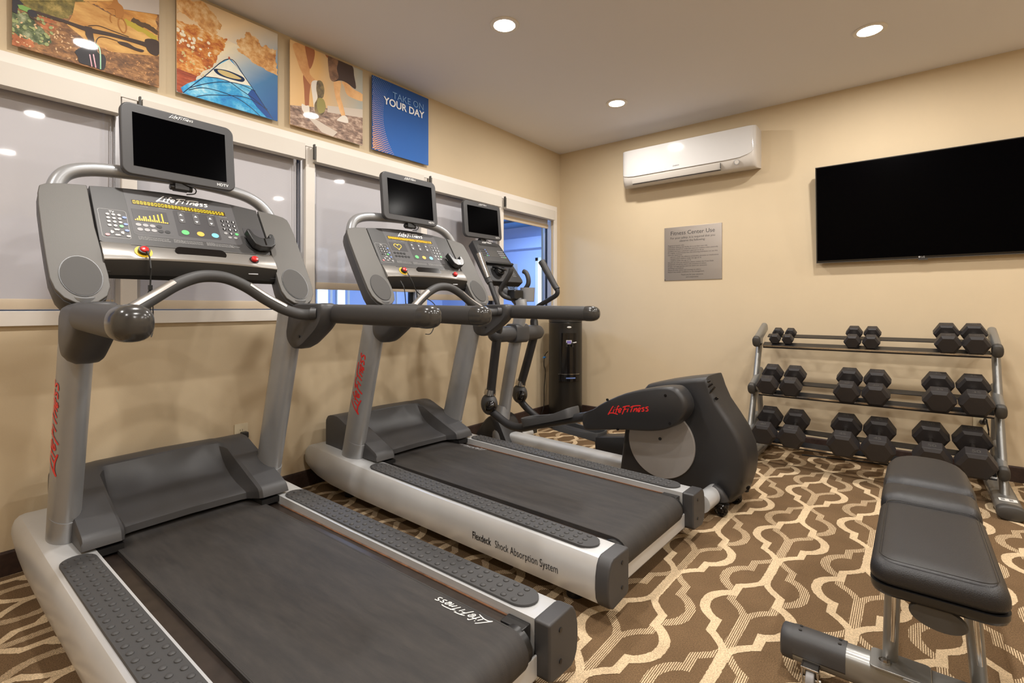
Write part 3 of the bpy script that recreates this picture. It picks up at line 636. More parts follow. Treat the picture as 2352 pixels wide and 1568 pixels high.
A.blobs(70, (20, 20, 560, 260), 5, 13, 'pebble', 3, 0.7); A.blobs(60, (560, 10, 990, 220), 4, 9, 'pebble2', 4, 0.5); A.blobs(40, (0, 80, 240, 330), 6, 16, 'leafp', 5)
A.poly([(640, 600), (1000, 700), (1000, 1000), (700, 1000)], 'greysky'); A.poly([(0, 350), (450, 560), (520, 1000), (0, 1000)], 'grass'); A.poly([(440, 560), (650, 660), (720, 1000), (500, 1000)], 'trailg')
A.poly(D['rider'], 'rider', True); A.line(D['wheel'], 9, 'rider'); A.line(D['wheel2'], 9, 'rider')
A.poly(ell(665, 715, 26, 34), 'rider')
A.poly(D['bar'], 'bark', True); A.poly(D['stem'], 'bark'); A.poly(D['lever'], 'bark', True); A.poly(D['lever2'], 'bark'); A.poly(D['grip2'], 'bark', True)
A.poly(D['glove'], 'bagp'); A.poly(D['grip'], 'gripgreen'); A.poly(ell(118, 305, 30, 28), 'bagp'); A.poly(D['bag'], 'bagp', True)
A.line(D['r1'], 7, 'redline'); A.line(D['r2'], 8, 'redline'); A.line(D['g1'], 8, 'greenline'); A.line(D['cab'], 6, 'bark'); A.line(D['cab2'], 6, 'bark')
A.done(t)
t, w_, h_ = art_panel('wall_picture', 'print of a blue kayak bow on an autumn lake, second of the wall prints', -3.557, -3.045, 2.195, 2.705, 'sky_print')
A = Art(w_, h_); D = ART['p2']
A.poly([(-5, 640), (480, 700), (600, 690), (1005, 560), (1005, -5), (-5, -5)], 'lakep'); A.rough(D['bank'], 'autumn', 22); A.rough(D['tree'], 'autumn2', 30, 5); A.rough(D['red'], 'redwater'); A.rough(D['shore'], 'autumn2', 18, 5)
A.rough([(560, 640), (640, 610), (760, 560), (1000, 520), (1000, 590), (885, 610), (716, 640), (601, 680)], 'autumn2', 10)
A.blobs(26, (0, 470, 300, 620), 6, 20, 'palep', 8, 1.4); A.blobs(30, (20, 230, 330, 480), 5, 14, 'tan', 9, 1.2); A.blobs(26, (0, 60, 230, 230), 8, 22, 'redwater', 10, 0.35)
A.poly([(-5, 0), (120, 70), (180, 215), (-5, 230)], 'redwater')
A.poly(D['hull'], 'kblue', True); A.poly(D['deep'], 'kdeep'); A.poly(D['white'], 'kwhite')
A.poly(D['hatch'], 'kline', True); A.poly(D['hatch2'], 'tan', True)
for k in ('c1', 'c2', 'c3', 'c4', 'c5'): A.line(D[k], 8, 'kline')
A.poly(ell(483, 520, 10, 14), 'redwater')
A.done(t)
t, w_, h_ = art_panel('wall_picture', 'print of two runners legs on a sunlit road, third of the wall prints', -2.970, -2.467, 2.199, 2.705, 'sunset')
A = Art(w_, h_); D = ART['p3']
A.poly(D['ground'], 'asphalt'); A.poly(D['wall'], 'paleroad'); A.poly(D['line'], 'paleroad')
for k, m in (('legB', 'skind'), ('legA', 'skin'), ('legAs', 'skind'), ('shoeB', 'shoe'), ('shoeA', 'shoe'), ('sole', 'sole'), ('flare', 'flare'), ('torso', 'skind'), ('leg2', 'skin'), ('leg1', 'skin'), ('shorts', 'shorts'), ('shortl', 'shorts2'), ('shoe', 'shoe')): A.poly(D[k], m, True)
A.done(t)
t, w_, h_ = art_panel('wall_picture', 'blue print with halftone dots reading take on your day, rightmost wall print', -2.390, -1.880, 2.195, 2.705, 'bluep')
A = Art(w_, h_); cx, cy = 960, 520
for ring in range(13):
    R = 790+24*ring; n = int(2*PI*R/26)
    for k in range(n):
        a = 2*PI*(k+0.5*(ring % 2))/n; x, y = cx+R*math.cos(a), cy+R*math.sin(a)
        if not (0 < x < 1000 and 0 < y < 1000) or a < PI*0.68 or a > PI*1.5: continue
        fade = max(0.0, 1-abs(a-PI*1.14)/(PI*0.42)); s = 1.5+10.5*fade*(0.35+0.65*ring/12)
        if s > 2.2: A.poly(ell(x, y, s, s, 8), 'dotp')
A.done(t)
m = MB(); m.merge(text('TAKE ON', 0.068, -0.004, align='RIGHT'), frame((0.0345, 0.905*w_, 0.792*h_), (0, 1, 0), (0, 0, 1), (1, 0, 0))); obj('lettering', m, 'textb', t, smooth=False, label='thin pale blue words')
m = MB(); m.merge(text('YOUR DAY', 0.073, 0.018, align='RIGHT'), frame((0.0345, 0.905*w_, 0.672*h_), (0, 1, 0), (0, 0, 1), (1, 0, 0))); obj('lettering', m, 'textw', t, smooth=False, label='bold white words')

# ================================================================ MONITOR (part of treadmill / elliptical)
def monitor(par, o, tilt, xf, scale=1.0, mount=True):
    """small console television; o = centre of its front face; faces +x"""
    ct, st = math.cos(tilt), math.sin(tilt)
    F = frame(o, (0, 1, 0), (-st, 0, ct), (ct, 0, st))     # local x = right(+y), local y = up, local z = out of the face
    S = lambda x: x*scale
    W, Hh = 0.215, 0.148
    face = []
    pts = rrect(-W, -Hh, W, Hh, 0.032, 6)
    # slightly arched top edge
    pts = [(x, y+(0.012*(1-(x/W)**2) if y > 0 else -0.006*(1-(x/W)**2))) for x, y in pts]
    m = MB(); m.prism([(S(x), S(y)) for x, y in pts], -0.030, 0.0, M=F)
    ob = obj('monitor', m, 'dark', par, bevel=0.006, xf=xf)
    m = MB(); m.rings([[F @ Vector((S(x)*k, S(y)*k, z)) for x, y in pts] for k, z in ((0.97, -0.031), (0.90, -0.052), (0.6, -0.062))])
    obj('back_shell', m, 'dark2', ob, xf=xf)
    m = MB(); m.box((S(-0.176), S(-0.112), 0), (S(0.176), S(0.112), 0.0012), M=F); obj('screen', m, 'screen', ob, smooth=False, xf=xf)
    m = MB(); m.merge(logo(S(0.094)), F @ Matrix.Translation((0, S(0.133), 0.001))); obj('logo', m, 'logo', ob, smooth=False, xf=xf)
    m = MB(); m.merge(text('HDTV', S(0.017), 0.01, 0.0002, spacing=1.1), F @ Matrix.Translation((S(0.158), S(-0.134), 0.0008))); obj('lettering', m, 'logo', ob, smooth=False, xf=xf)
    if mount:
        m = MB(); m.box((-0.028, S(-0.178), -0.05), (0.028, S(-0.145), -0.012), M=F); m.cyl((0, S(-0.166), -0.03), (1, 0, 0), 0.013, 0.085, M=F)
        obj('monitor_mount', m, 'black', par, bevel=0.003, xf=xf)
        m = MB(); m.tube(cr([F @ Vector(p) for p in ((0.0, S(-0.15), -0.01), (0.045, S(-0.165), -0.005), (0.05, S(-0.183), -0.02), (0.02, S(-0.19), -0.03))], 5), 0.0025, seg=6); obj('monitor_cable', m, 'cable', par, xf=xf)
    return ob

# ================================================================ TREADMILL
KT = 0.975
XT = Matrix.Translation((0, 0, 1.108*(1-KT))) @ Matrix.Scale(KT, 4)
CO = Vector((0.457, 0, 1.575)); CD = Vector((0.545, 0, -0.839)); CN = Vector((0.839, 0, 0.545))
def CF(y=0.0, s=0.0, n=0.0):
    """console frame: local x = +y of the machine, local y = up the slope, local z = out of the face"""
    return frame(CO+CD*s+CN*n+Vector((0, y, 0)), (0, 1, 0), -CD, CN)
CM = frame(CO, (0, 1, 0), CD, CN)      # polygon coords (y, s) -> console plane
def cprism(poly, n0, n1): return MB().prism(poly, n0, n1, M=CM)

def treadmill(label, loc, rot, heart, group='treadmills facing the windows'):
    T = thing('treadmill', label, 'treadmill', loc, rot, group)
    X = XT
    for sg, side in ((-1, 'left'), (1, 'right')):
        sy = Matrix.Scale(sg, 4, (0, 1, 0))
        # side rail
        sec = [(0.335, 0.213), (0.440, 0.213), (0.458, 0.206), (0.472, 0.186), (0.481, 0.150), (0.483, 0.110), (0.478, 0.072), (0.464, 0.044), (0.440, 0.030), (0.345, 0.028), (0.335, 0.045)]
        R = []
        for x, k, lift in ((0.085, 0.0, 0.05), (0.035, 0.30, 0.03), (0.012, 0.62, 0.01), (0.02, 0.80, 0.0)): pass
        stations = [(0.012, 0.150, 0.205), (0.016, 0.130, 0.226), (0.032, 0.108, 0.239), (0.075, 0.084, 0.242), (0.15, 0.060, 0.241), (0.30, 0.038, 0.236), (0.60, 0.028, 0.226), (1.2, 0.028, 0.216), (2.112, 0.028, 0.213)]
        for x, zb, zt in stations:
            ins = 0.02 if x < 0.015 else (0.008 if x < 0.03 else 0.0)
            R.append([sy @ Vector((x, y-(ins if y > 0.4 else 0), zb+(z-0.028)/(0.213-0.028)*(zt-zb))) for y, z in sec])
        m = MB(); m.rings(R); rail = obj('side_rail', m, 'silver_l', T, xf=X, ang=28)
        # rear end cap
        sec2 = [(0.330, 0.216), (0.448, 0.216), (0.464, 0.207), (0.478, 0.186), (0.487, 0.150), (0.489, 0.108), (0.484, 0.070), (0.470, 0.046), (0.448, 0.034), (0.345, 0.044), (0.330, 0.056)]
        m = MB(); m.rings([[sy @ Vector((x, 0.40+(y-0.40)*k, 0.13+(z-0.13)*k)) for y, z in sec2] for x, k in ((2.112, 1.0), (2.168, 1.0))])
        cap = obj('rail_end_cap', m, 'dark', T, bevel=0.008, seg=3, xf=X)
        m = MB()
        for z in (0.178, 0.088): m.cyl((2.169, sg*0.385, z), (1, 0, 0), 0.007, 0.003, 12)
        obj('screw_hole', m, 'black', cap, xf=X)
        # rubber foot pad with domes
        y0, y1 = 0.346, 0.446; L0, L1 = 0.643, 2.075
        pad = []
        for k in range(13): a = PI/2+PI*k/12; pad.append((L0+0.055+0.055*math.cos(a), (y0+y1)/2+(y1-y0)/2*math.sin(a)))
        for k in range(13): a = -PI/2+PI*k/12; pad.append((L1-0.055+0.055*math.cos(a), (y0+y1)/2+(y1-y0)/2*math.sin(a)))
        zt = lambda x: 0.2255-(x-0.643)*0.0085 if x < 1.2 else 0.2205-(x-1.2)*0.004
        m = MB(); vs = []; N_ = 30
        # strip follows the rail top: loft across stations
        xs = [L0+0.055*(1-math.cos(PI/2*k/8)) for k in range(8)]+[L0+0.055+(L1-L0-0.11)*k/30 for k in range(31)]+[L1-0.055*(1-math.cos(PI/2*(7-k)/8)) for k in range(8)]
        R = []
        for x in xs:
            d = min(x-L0, L1-x); hw = (y1-y0)/2*(1 if d >= 0.055 else math.sqrt(max(0.02, 1-((0.055-d)/0.055)**2))); yc = (y0+y1)/2
            R.append([sy @ Vector(p) for p in ((x, yc-hw, zt(x)-0.012), (x, yc-hw, zt(x)+0.004), (x, yc+hw, zt(x)+0.004), (x, yc+hw, zt(x)-0.012))])
        m.rings(R); pd = obj('foot_pad', m, 'rubber', T, xf=X)
        m = MB(); x_ = L0+0.036
        while x_ < L1-0.045:
            for yy in (-0.033, 0.0, 0.033):
                x = x_-(0.012 if yy == 0.0 else 0.0)*0
                if (yy and x > L1-0.03): continue
                R = []
                for rr, zz in ((0.0095, 0.0038), (0.0086, 0.0066), (0.0056, 0.0084), (0.0015, 0.0092)):
                    R.append([sy @ Vector((x+rr*1.15*math.cos(2*PI*k/10), (y0+y1)/2+yy+rr*math.sin(2*PI*k/10), zt(x)+zz)) for k in range(10)])
                m.rings(R)
            x_ += 0.0418
        obj('grip_domes', m, 'rubber', pd, xf=X)
        # leaning upright: oval tube
        pth = [(0.405+(z-0.2)*0.285, sg*0.388, z) for z in (0.20, 0.35, 0.6, 0.85, 1.16)]
        m = MB(); m.tube(pth, [0.083]*5, [0.048]*5, up=(0, 1, 0), seg=28)
        up = obj('upright', m, 'silver', T, xf=X)
        # sleeve at the foot of the upright
        m = MB(); m.tube([(0.416, sg*0.387, 0.22), (0.447, sg*0.387, 0.332)], [0.0845, 0.0842], [0.0495, 0.0492], up=(0, 1, 0), seg=28)
        obj('sleeve', m, 'silver', up, xf=X)
        # handrail bracket
        prof = [(0.685, 1.095), (0.672, 1.03), (0.672, 0.965), (0.70, 0.930), (0.745, 0.915), (0.80, 0.925), (0.87, 0.965), (0.93, 1.005), (0.965, 1.04), (0.985, 1.08), (0.975, 1.122), (0.90, 1.124), (0.75, 1.122)]
        m = MB(); P2 = [(p.x, p.y) for p in cr([(x, z, 0) for x, z in prof], 3, True)]
        cxm, czm = 0.85, 1.05
        R = []
        for y, k in ((0.350, 0.92), (0.358, 0.98), (0.38, 1.0), (0.415, 0.99), (0.436, 0.90), (0.450, 0.78), (0.456, 0.62)): R.append([Vector((cxm+(a-cxm)*k, sg*y, czm+(b-czm)*k)) for a, b in P2])
        m.rings(R); br = obj('handrail_bracket', m, 'dark', T, xf=X, ang=50)
        m = MB(); m.cyl((0.93, sg*0.351, 1.075), (0, 1, 0), 0.006, 0.01, 10); m.cyl((0.80, sg*0.351, 0.975), (0, 1, 0), 0.006, 0.01, 10); obj('screw_hole', m, 'black', br, xf=X)
        # handrail
        m = MB(); n = 14; ys_ = []
        path = [(0.965+(1.50-0.965)*k/8, sg*(0.430+0.033*k/8), 1.078-0.001*k) for k in range(9)]
        m.tube(path, [0.040+0.002*k/8 for k in range(9)], [0.0425]*9, up=(0, 0, 1), seg=28, power=2.5); hr = obj('handrail', m, 'grip', T, xf=X, ang=50)
        m = MB(); m.tube([(0.945, sg*0.429, 1.078), (0.967, sg*0.430, 1.078)], 0.0375, 0.040, seg=28, power=2.5); obj('handrail_collar', m, 'black', hr, xf=X)
        path = [(1.500, 1.0), (1.525, 1.02), (1.545, 0.97), (1.560, 0.86), (1.570, 0.70), (1.577, 0.45), (1.579, 0.1)]
        m = MB(); m.tube([(a, sg*0.463, 1.070) for a, k in path], [0.0435*k for a, k in path], [0.044*k for a, k in path], seg=28, power=2.4); obj('handrail_end_cap', m, 'capg', hr, xf=X, ang=60)
        # console wing with speaker-shaped cup recess
        wing = [(sg*p[0], p[1]) for p in ((0.325, -0.005), (0.400, 0.004), (0.445, 0.016), (0.463, 0.030), (0.469, 0.060), (0.473, 0.12), (0.474, 0.24), (0.473, 0.36), (0.471, 0.44), (0.462, 0.485), (0.442, 0.520), (0.415, 0.540), (0.388, 0.545), (0.352, 0.535), (0.325, 0.510), (0.312, 0.470), (0.311, 0.42), (0.315, 0.36), (0.325, 0.20))]
        m = cprism(wing, -0.012, 0.003); wg = obj('console_wing', m, 'sparkle', T, bevel=0.003, xf=X)
        wi = [(x*0.99+sg*0.004, y+0.004) for x, y in wing]
        wb_ = MB(); wb_.rings([[CM @ Vector((x, y, -0.012)) for x, y in wi], [CM @ Vector((x, y+0.006, -0.045)) for x, y in wi], [CM @ Vector((sg*0.39+(x-sg*0.39)*0.85, 0.02+y*0.97, -0.085)) for x, y in wi]])
        obj('wing_shell', wb_, 'dark', wg, xf=X, bevel=0.004)
        m = cprism(ell(sg*0.388, 0.430, 0.0595, 0.0865, 36), 0.0, 0.005); obj('cup_rim', m, 'black', wg, xf=X)
        m = cprism(ell(sg*0.388, 0.430, 0.0565, 0.0835, 36), 0.003, 0.0058); obj('cup_well', m, 'well', wg, xf=X)
    # deck, belt, roller
    m = MB(); m.box((0.45, -0.334, 0.150), (2.06, 0.334, 0.188)); obj('deck', m, 'deck', T, smooth=False, xf=X)
    for y_ in (-0.334, 0.292):
        m = MB(); m.box((2.02, y_, 0.10), (2.10, y_+0.042, 0.196)); obj('roller_block', m, 'black', T, bevel=0.003, xf=X)
    prof = [(0.50, 0.196)]+[(0.5+1.55*k/6, 0.2045) for k in range(0, 7)]+[(2.075+0.062*math.sin(a), 0.1425+0.062*math.cos(a)) for a in [math.radians(q) for q in range(0, 190, 18)]]+[(1.9, 0.078), (0.5, 0.078)]
    m = MB(); n = len(prof); m.rings([[Vector((x, y, z)) for x, z in prof] for y in (-0.274, 0.274)]); bl = obj('running_belt', m, 'belt', T, xf=X, ang=30)
    for yy in (-0.269, 0.269):
        m = MB(); m.box((0.52, yy-0.0006, 0.2046), (2.07, yy+0.0006, 0.2052)); obj('edge_line', m, 'greycap', bl, smooth=False, xf=X)
    lg = logo(0.215, 0.9)
    m = MB()
    if heart: M_ = frame((0.77, 0.262, 0.2052), (-1, 0, 0), (0, -1, 0), (0, 0, 1))
    else: M_ = frame((1.912, 0.2455, 0.2052), (-1, 0, 0), (0, -1, 0), (0, 0, 1))
    m.merge(lg, M_); obj('logo', m, 'keyg' if heart else 'paperw', bl, smooth=False, xf=X)
    m = MB(); m.cyl((2.075, 0, 0.1425), (0, 1, 0), 0.056, 0.60, 28); m.cyl((2.075, 0, 0.1425), (0, 1, 0), 0.02, 0.67, 16); obj('rear_roller', m, 'black', T, xf=X)
    for y_ in (-0.333, 0.327):
        m = MB(); m.box((0.67, y_, 0.186), (2.02, y_+0.006, 0.1905)); obj('deck_edge', m, 'rust', T, smooth=False, xf=X)
    m = MB(); m.box((2.118, -0.33, 0.050), (2.126, 0.33, 0.118)); m.box((2.06, -0.33, 0.050), (2.126, 0.33, 0.058)); obj('rear_crossbar', m, 'silver_l', T, bevel=0.003, xf=X)
    m = MB(); m.box((0.12, -0.34, 0.06), (2.06, 0.34, 0.078)); obj('underframe', m, 'black', T, smooth=False, xf=X)
    for x, y in ((0.35, -0.36), (0.35, 0.36), (1.95, -0.36), (1.95, 0.36)):
        m = MB(); m.cyl((x, y, 0.002), (0, 0, 1), 0.035, 0.06, 20); obj('levelling_foot', m, 'black', T, xf=X)
    # motor hood: lofted across the width
    foot = [(0.10, 0.225), (0.100, 0.390), (0.103, 0.408), (0.115, 0.420), (0.14, 0.428), (0.18, 0.432), (0.22, 0.430), (0.26, 0.418), (0.30, 0.402), (0.35, 0.384), (0.40, 0.366), (0.46, 0.345), (0.52, 0.322), (0.57, 0.303), (0.612, 0.286), (0.630, 0.277), (0.640, 0.264), (0.648, 0.236)]
    rec = [(0.10, 0.225), (0.100, 0.390), (0.103, 0.410), (0.115, 0.423), (0.14, 0.431), (0.19, 0.435), (0.238, 0.431), (0.245, 0.426), (0.250, 0.414), (0.262, 0.388), (0.285, 0.353), (0.32, 0.320), (0.37, 0.292), (0.43, 0.271), (0.49, 0.258), (0.535, 0.250), (0.543, 0.246), (0.546, 0.220)]
    def mix(a, b, k): return [(p[0]*(1-k)+q[0]*k, p[1]*(1-k)+q[1]*k) for p, q in zip(a, b)]
    st_ = [(-0.380, foot, -0.012), (-0.374, foot, 0.0), (-0.262, foot, 0.0), (-0.250, mix(foot, rec, 0.12), 0), (-0.240, mix(foot, rec, 0.55), 0), (-0.228, mix(foot, rec, 0.9), 0), (-0.205, rec, 0)]
    st_ += [(y, mix(rec, [(a, b+0.006) for a, b in rec], (1-abs(y)/0.2)*0.6), 0) for y in (-0.1, 0, 0.1)]+[(-y, p, d) for y, p, d in st_[::-1]]
    R = []
    for y, p, d in st_: R.append([Vector((x, y, z+(d if z > 0.24 else 0))) for x, z in p])
    m = MB(); m.rings(R, cap=True)
    obj('motor_hood', m, 'dark', T, xf=X, ang=30)
    for y_ in (-0.375, 0.255):
        m = MB(); m.prism([(0.55, 0.225), (0.648, 0.225), (0.648, 0.20), (0.55, 0.20)], 0, 0.12, M=XZ(y_)); obj('hood_foot_seal', m, 'black', T, smooth=False, xf=X)
    # hoop behind the console
    hp = cr([(0.47, -0.425, 1.46), (0.44, -0.418, 1.545), (0.425, -0.385, 1.615), (0.42, -0.31, 1.650), (0.42, -0.18, 1.664), (0.42, 0, 1.672), (0.42, 0.18, 1.664), (0.42, 0.30, 1.643), (0.43, 0.375, 1.590), (0.45, 0.420, 1.50)], 6)
    m = MB(); m.tube(hp, 0.027, seg=18, up=(1, 0, 0)); obj('monitor_hoop', m, 'silver', T, xf=X)
    monitor(T, (0.485, -0.01, 1.793), 0.10, X)
    # curved front handlebar with metal pulse sensors
    hb = [(0.93, -0.37, 1.080), (0.87, -0.335, 1.075), (0.835, -0.27, 1.098), (0.81, -0.20, 1.142), (0.80, -0.13, 1.190), (0.795, -0.06, 1.222), (0.795, 0.0, 1.230), (0.795, 0.06, 1.222), (0.80, 0.13, 1.190), (0.81, 0.20, 1.142), (0.835, 0.27, 1.098), (0.87, 0.335, 1.075), (0.93, 0.37, 1.080)]
    hb = [(x, y-0.008, z) for x, y, z in hb]
    P = cr(hb, 5); m = MB(); m.tube(P, 0.0235, seg=18, up=(1, 0, 0)); bar = obj('front_handlebar', m, 'rubber', T, xf=X)
    for sg in (-1, 1):
        Q = cr([(x, y, z) for x, y, z in (hb[2:5] if sg < 0 else hb[8:11])], 5)
        # metal strip on the upper side of the sloping part
        m = MB(); R = []
        for i, p in enumerate(Q):
            t_ = (Q[min(i+1, len(Q)-1)]-Q[max(i-1, 0)]).normalized(); w_ = Vector((1, 0, 0)); w_ = (w_-t_*w_.dot(t_)).normalized(); u_ = t_.cross(w_)
            if u_.z < 0: u_ = -u_
            R.append([p+(w_*math.cos(a)+u_*math.sin(a))*0.0249 for a in [math.radians(q) for q in range(18, 120, 17)]]+[p+(w_*math.cos(a)+u_*math.sin(a))*0.0225 for a in [math.radians(q) for q in range(103, 17, -17)]])
        m.rings(R); obj('pulse_sensor', m, 'sensor', bar, xf=X)
        c_ = hb[0] if sg < 0 else hb[-1]
        m = MB(); m.cyl((c_[0]-0.01, c_[1]-sg*0.012, c_[2]), (0.5, sg*0.6, 0.0), 0.0265, 0.025, 20); obj('bar_collar', m, 'dark', bar, xf=X)
    # ---------------- console
    top = [(x, -0.006-0.026*(1-(x/0.32)**2)) for x in [0.318-0.636*k/16 for k in range(17)]]
    face = [(-0.318, 0.262), (-0.30, 0.272), (0.30, 0.272), (0.318, 0.262)]+top
    m = cprism(face, -0.030, 0.0); cs = obj('console_face', m, 'panel', T, bevel=0.002, xf=X)
    m = MB(); sec = [(-0.03, -0.055), (0.30, -0.075), (0.392, -0.02), (0.360, -0.005), (0.27, -0.03), (-0.02, -0.03)]
    m.rings([[CM @ Vector((y, s, n)) for s, n in sec] for y in (-0.318, 0.318)]); obj('console_shell', m, 'dark2', T, xf=X, bevel=0.004)
    m = MB(); R = []
    for k in range(17):
        y = -0.318+0.636*k/16; b = 1-(y/0.318)**2
        R.append([CM @ Vector((y, s, n)) for s, n in ((0.268, -0.02), (0.268, 0.002), (0.278, 0.007), (0.315, 0.014+0.006*b), (0.352-0.006*b, 0.016+0.010*b), (0.358-0.006*b, 0.012+0.010*b), (0.398, -0.03+0.012*b), (0.398, -0.05))])
    m.rings(R); bd = obj('console_band', m, ['band', 'black'], T, xf=X, ang=40)
    for p in bd.data.polygons:      # underside of the band is black plastic
        c = (XT.inverted() @ p.center)-CO
        if c.dot(CD) > 0.358: p.material_index = 1
    m = cprism(rrect(-0.085, 0.277, 0.108, 0.322, 0.022, 6), 0.012, 0.0195); obj('tray_slot', m, 'blackg', bd, smooth=False, xf=X)
    m = cprism([(x, y) for x, y in rrect(-0.225, 0.2755, 0.245, 0.2768, 0.0004, 1)], 0.006, 0.0085); obj('accent_line', m, 'black', bd, smooth=False, xf=X)
    # overlay graphics
    m = cprism([(-0.211, -0.016), (-0.205, 0.213), (-0.190, 0.222), (0.19, 0.222), (0.203, 0.213), (0.203, -0.008), (0.195, -0.016)][::1], 0.0, 0.0004); gp = obj('graphic_overlay', m, 'panel2', cs, smooth=False, xf=X)
    m = cprism(rrect(-0.050, 0.064, 0.117, 0.204, 0.008), 0.0004, 0.0008); obj('speed_inset', m, 'panel3', cs, smooth=False, xf=X)
    m = cprism(rrect(-0.200, 0.155, -0.066, 0.208, 0.006), 0.0004, 0.0007); obj('program_inset', m, 'panel2', cs, smooth=False, xf=X)
    o_ = rrect(-0.307, 0.103, -0.217, 0.244, 0.010); i_ = rrect(-0.3055, 0.1045, -0.2185, 0.2425, 0.009)
    m = MB(); n = len(o_); m.add([CM @ Vector((x, y, 0.0006)) for x, y in o_]+[CM @ Vector((x, y, 0.0006)) for x, y in i_], [(k, (k+1) % n, n+(k+1) % n, n+k) for k in range(n)]); obj('keypad_outline', m, 'print', cs, smooth=False, xf=X)
    m = MB(); m.merge(logo(0.205, 1.15), CF(-0.002, 0.013, 0.0008)); obj('logo', m, 'logo', cs, smooth=False, xf=X)
    m = cprism([(-0.190, 0.036), (0.163, 0.036), (0.163, 0.059), (-0.190, 0.059)], 0.0004, 0.0012); lw = obj('number_display', m, 'ledbg', cs, smooth=False, xf=X)
    m = MB(); segs = {'0': 'abcdef', '8': 'abcdefg', '5': 'afgcd', '6': 'afgcde', 'A': 'abcefg'}
    seq = '088888000888A88865800006655880'
    for k in range(28):
        x0 = -0.1855+k*0.01236; x1 = x0+0.0078; t_ = 0.0013; s0, s1 = 0.0395, 0.0555; sm = (s0+s1)/2
        for q in segs[seq[k]]:
            r = {'a': (x0, s0, x1, s0+t_), 'd': (x0, s1-t_, x1, s1), 'g': (x0, sm-t_/2, x1, sm+t_/2), 'b': (x1-t_, s0, x1, sm), 'c': (x1-t_, sm, x1, s1), 'f': (x0, s0, x0+t_, sm), 'e': (x0, sm, x0+t_, s1)}[q]
            m.add([CM @ Vector(p) for p in ((r[0], r[1], 0.0016), (r[2], r[1], 0.0016), (r[2], r[3], 0.0016), (r[0], r[3], 0.0016))], [(0, 1, 2, 3)])
    obj('digits', m, 'led', cs, smooth=False, xf=X)
    m = cprism([(-0.197, 0.084), (-0.076, 0.084), (-0.074, 0.146), (-0.195, 0.146)], 0.0004, 0.0012); obj('matrix_display', m, 'panel3', cs, smooth=False, xf=X, label='lit window with an amber heart' if heart else 'lit window with an amber bar chart')
    m = MB()
    def dot(x, s, r=0.0022): m.add([CM @ Vector(p) for p in ((x-r, s-r, 0.0016), (x+r, s-r, 0.0016), (x+r, s+r, 0.0016), (x-r, s+r, 0.0016))], [(0, 1, 2, 3)])
    if heart:
        hp_ = []
        for k in range(26):
            a = 2*PI*k/26; hp_.append((16*math.sin(a)**3, 13*math.cos(a)-5*math.cos(2*a)-2*math.cos(3*a)-math.cos(4*a)))
        for x, y in hp_: dot(-0.140+x*0.0017, 0.113-y*0.0015, 0.0020)
    else:
        hs = [1, 2, 4, 2, 4, 4, 2, 5, 2, 6, 2, 7, 1, 8, 1, 1]
        for i in range(16):
            for j in range(hs[i]): dot(-0.190+i*0.0073, 0.1415-j*0.0062)
    obj('matrix_dots', m, 'led', cs, smooth=False, xf=X)
    def key(x, s, rx, ry, mt, lab=None, n_=16):
        q = cprism(ell(x, s, rx, ry, n_), 0.0004, 0.0022); o = obj('key', q, mt, cs, xf=X, smooth=False)
        if lab: o['label'] = lab
    R0 = 0.0062
    for r in range(3):
        for c_ in range(3): key(-0.278+0.018*c_, 0.129+0.018*r, R0, R0*0.9, 'keyk' if heart else 'keyg')
    key(-0.278, 0.184, R0, R0*0.9, 'keyk' if heart else 'keyg'); key(-0.260, 0.184, R0, R0*0.9, 'keyk' if heart else 'keyg'); key(-0.241, 0.184, 0.0068, 0.0065, 'keygr', 'green key')
    for s in (0.138, 0.172, 0.203): key(-0.226, s, 0.0072, 0.0055, 'keyb', 'blue key')
    key(-0.290, 0.231, 0.0072, 0.0055, 'keyr', 'pink key'); key(-0.225, 0.231, 0.0072, 0.0055, 'keyg', 'grey key')
    for a in range(4):
        c_, s_2 = math.cos(a*PI/2), math.sin(a*PI/2); arc = []
        for t_ in range(-3, 4): b = a*PI/2+t_*0.17; arc.append((-0.258+0.0215*math.cos(b), 0.216+0.0175*math.sin(b)))
        for t_ in range(3, -4, -1): b = a*PI/2+t_*0.15; arc.append((-0.258+0.011*math.cos(b), 0.216+0.009*math.sin(b)))
        q = cprism(arc, 0.0004, 0.0020); obj('arrow_key', q, 'keyg', cs, xf=X, smooth=False)
    for r in range(2):
        for c_ in range(4+r): key(-0.184+0.0235*c_+(0.002*r), 0.166+0.0235*r, 0.0098, 0.0078, 'keyk' if (heart or (c_ > 2)) else 'keyg')
    for r in range(4):
        for c_ in range(3):
            if r == 3 and c_ != 1: key(0.142+0.0235*c_, 0.091+0.0235*r, 0.0078, 0.0068, 'keygr' if c_ == 2 else 'keyg'); continue
            key(0.142+0.0235*c_, 0.091+0.0235*r, 0.0078, 0.0078, 'keyk')
    key(0.155, 0.184, 0.0078, 0.006, 'keyg'); key(0.179, 0.184, 0.0078, 0.006, 'keyg')
    for x, mt, lab in ((-0.022, 'keygr', 'green key'), (0.036, 'keyo', 'amber key'), (0.094, 'keyc', 'pale blue key')): key(x, 0.182, 0.0145, 0.0125, mt, lab, 24)
    m = MB()
    for x in (-0.023, 0.034, 0.092):
        q = cprism(rrect(x-0.012, 0.072, x+0.012, 0.131, 0.006), 0.0008, 0.0020); obj('rocker_key', q, 'panel2', cs, smooth=False, xf=X)
        for s, d in ((0.091, -1), (0.112, 1)): m.add([CM @ Vector(p) for p in ((x-0.006, s, 0.0023), (x+0.006, s, 0.0023), (x, s+d*0.010, 0.0023))], [(0, 1, 2)])
    obj('arrow_mark', m, 'logo', cs, smooth=False, xf=X)
    m = MB()
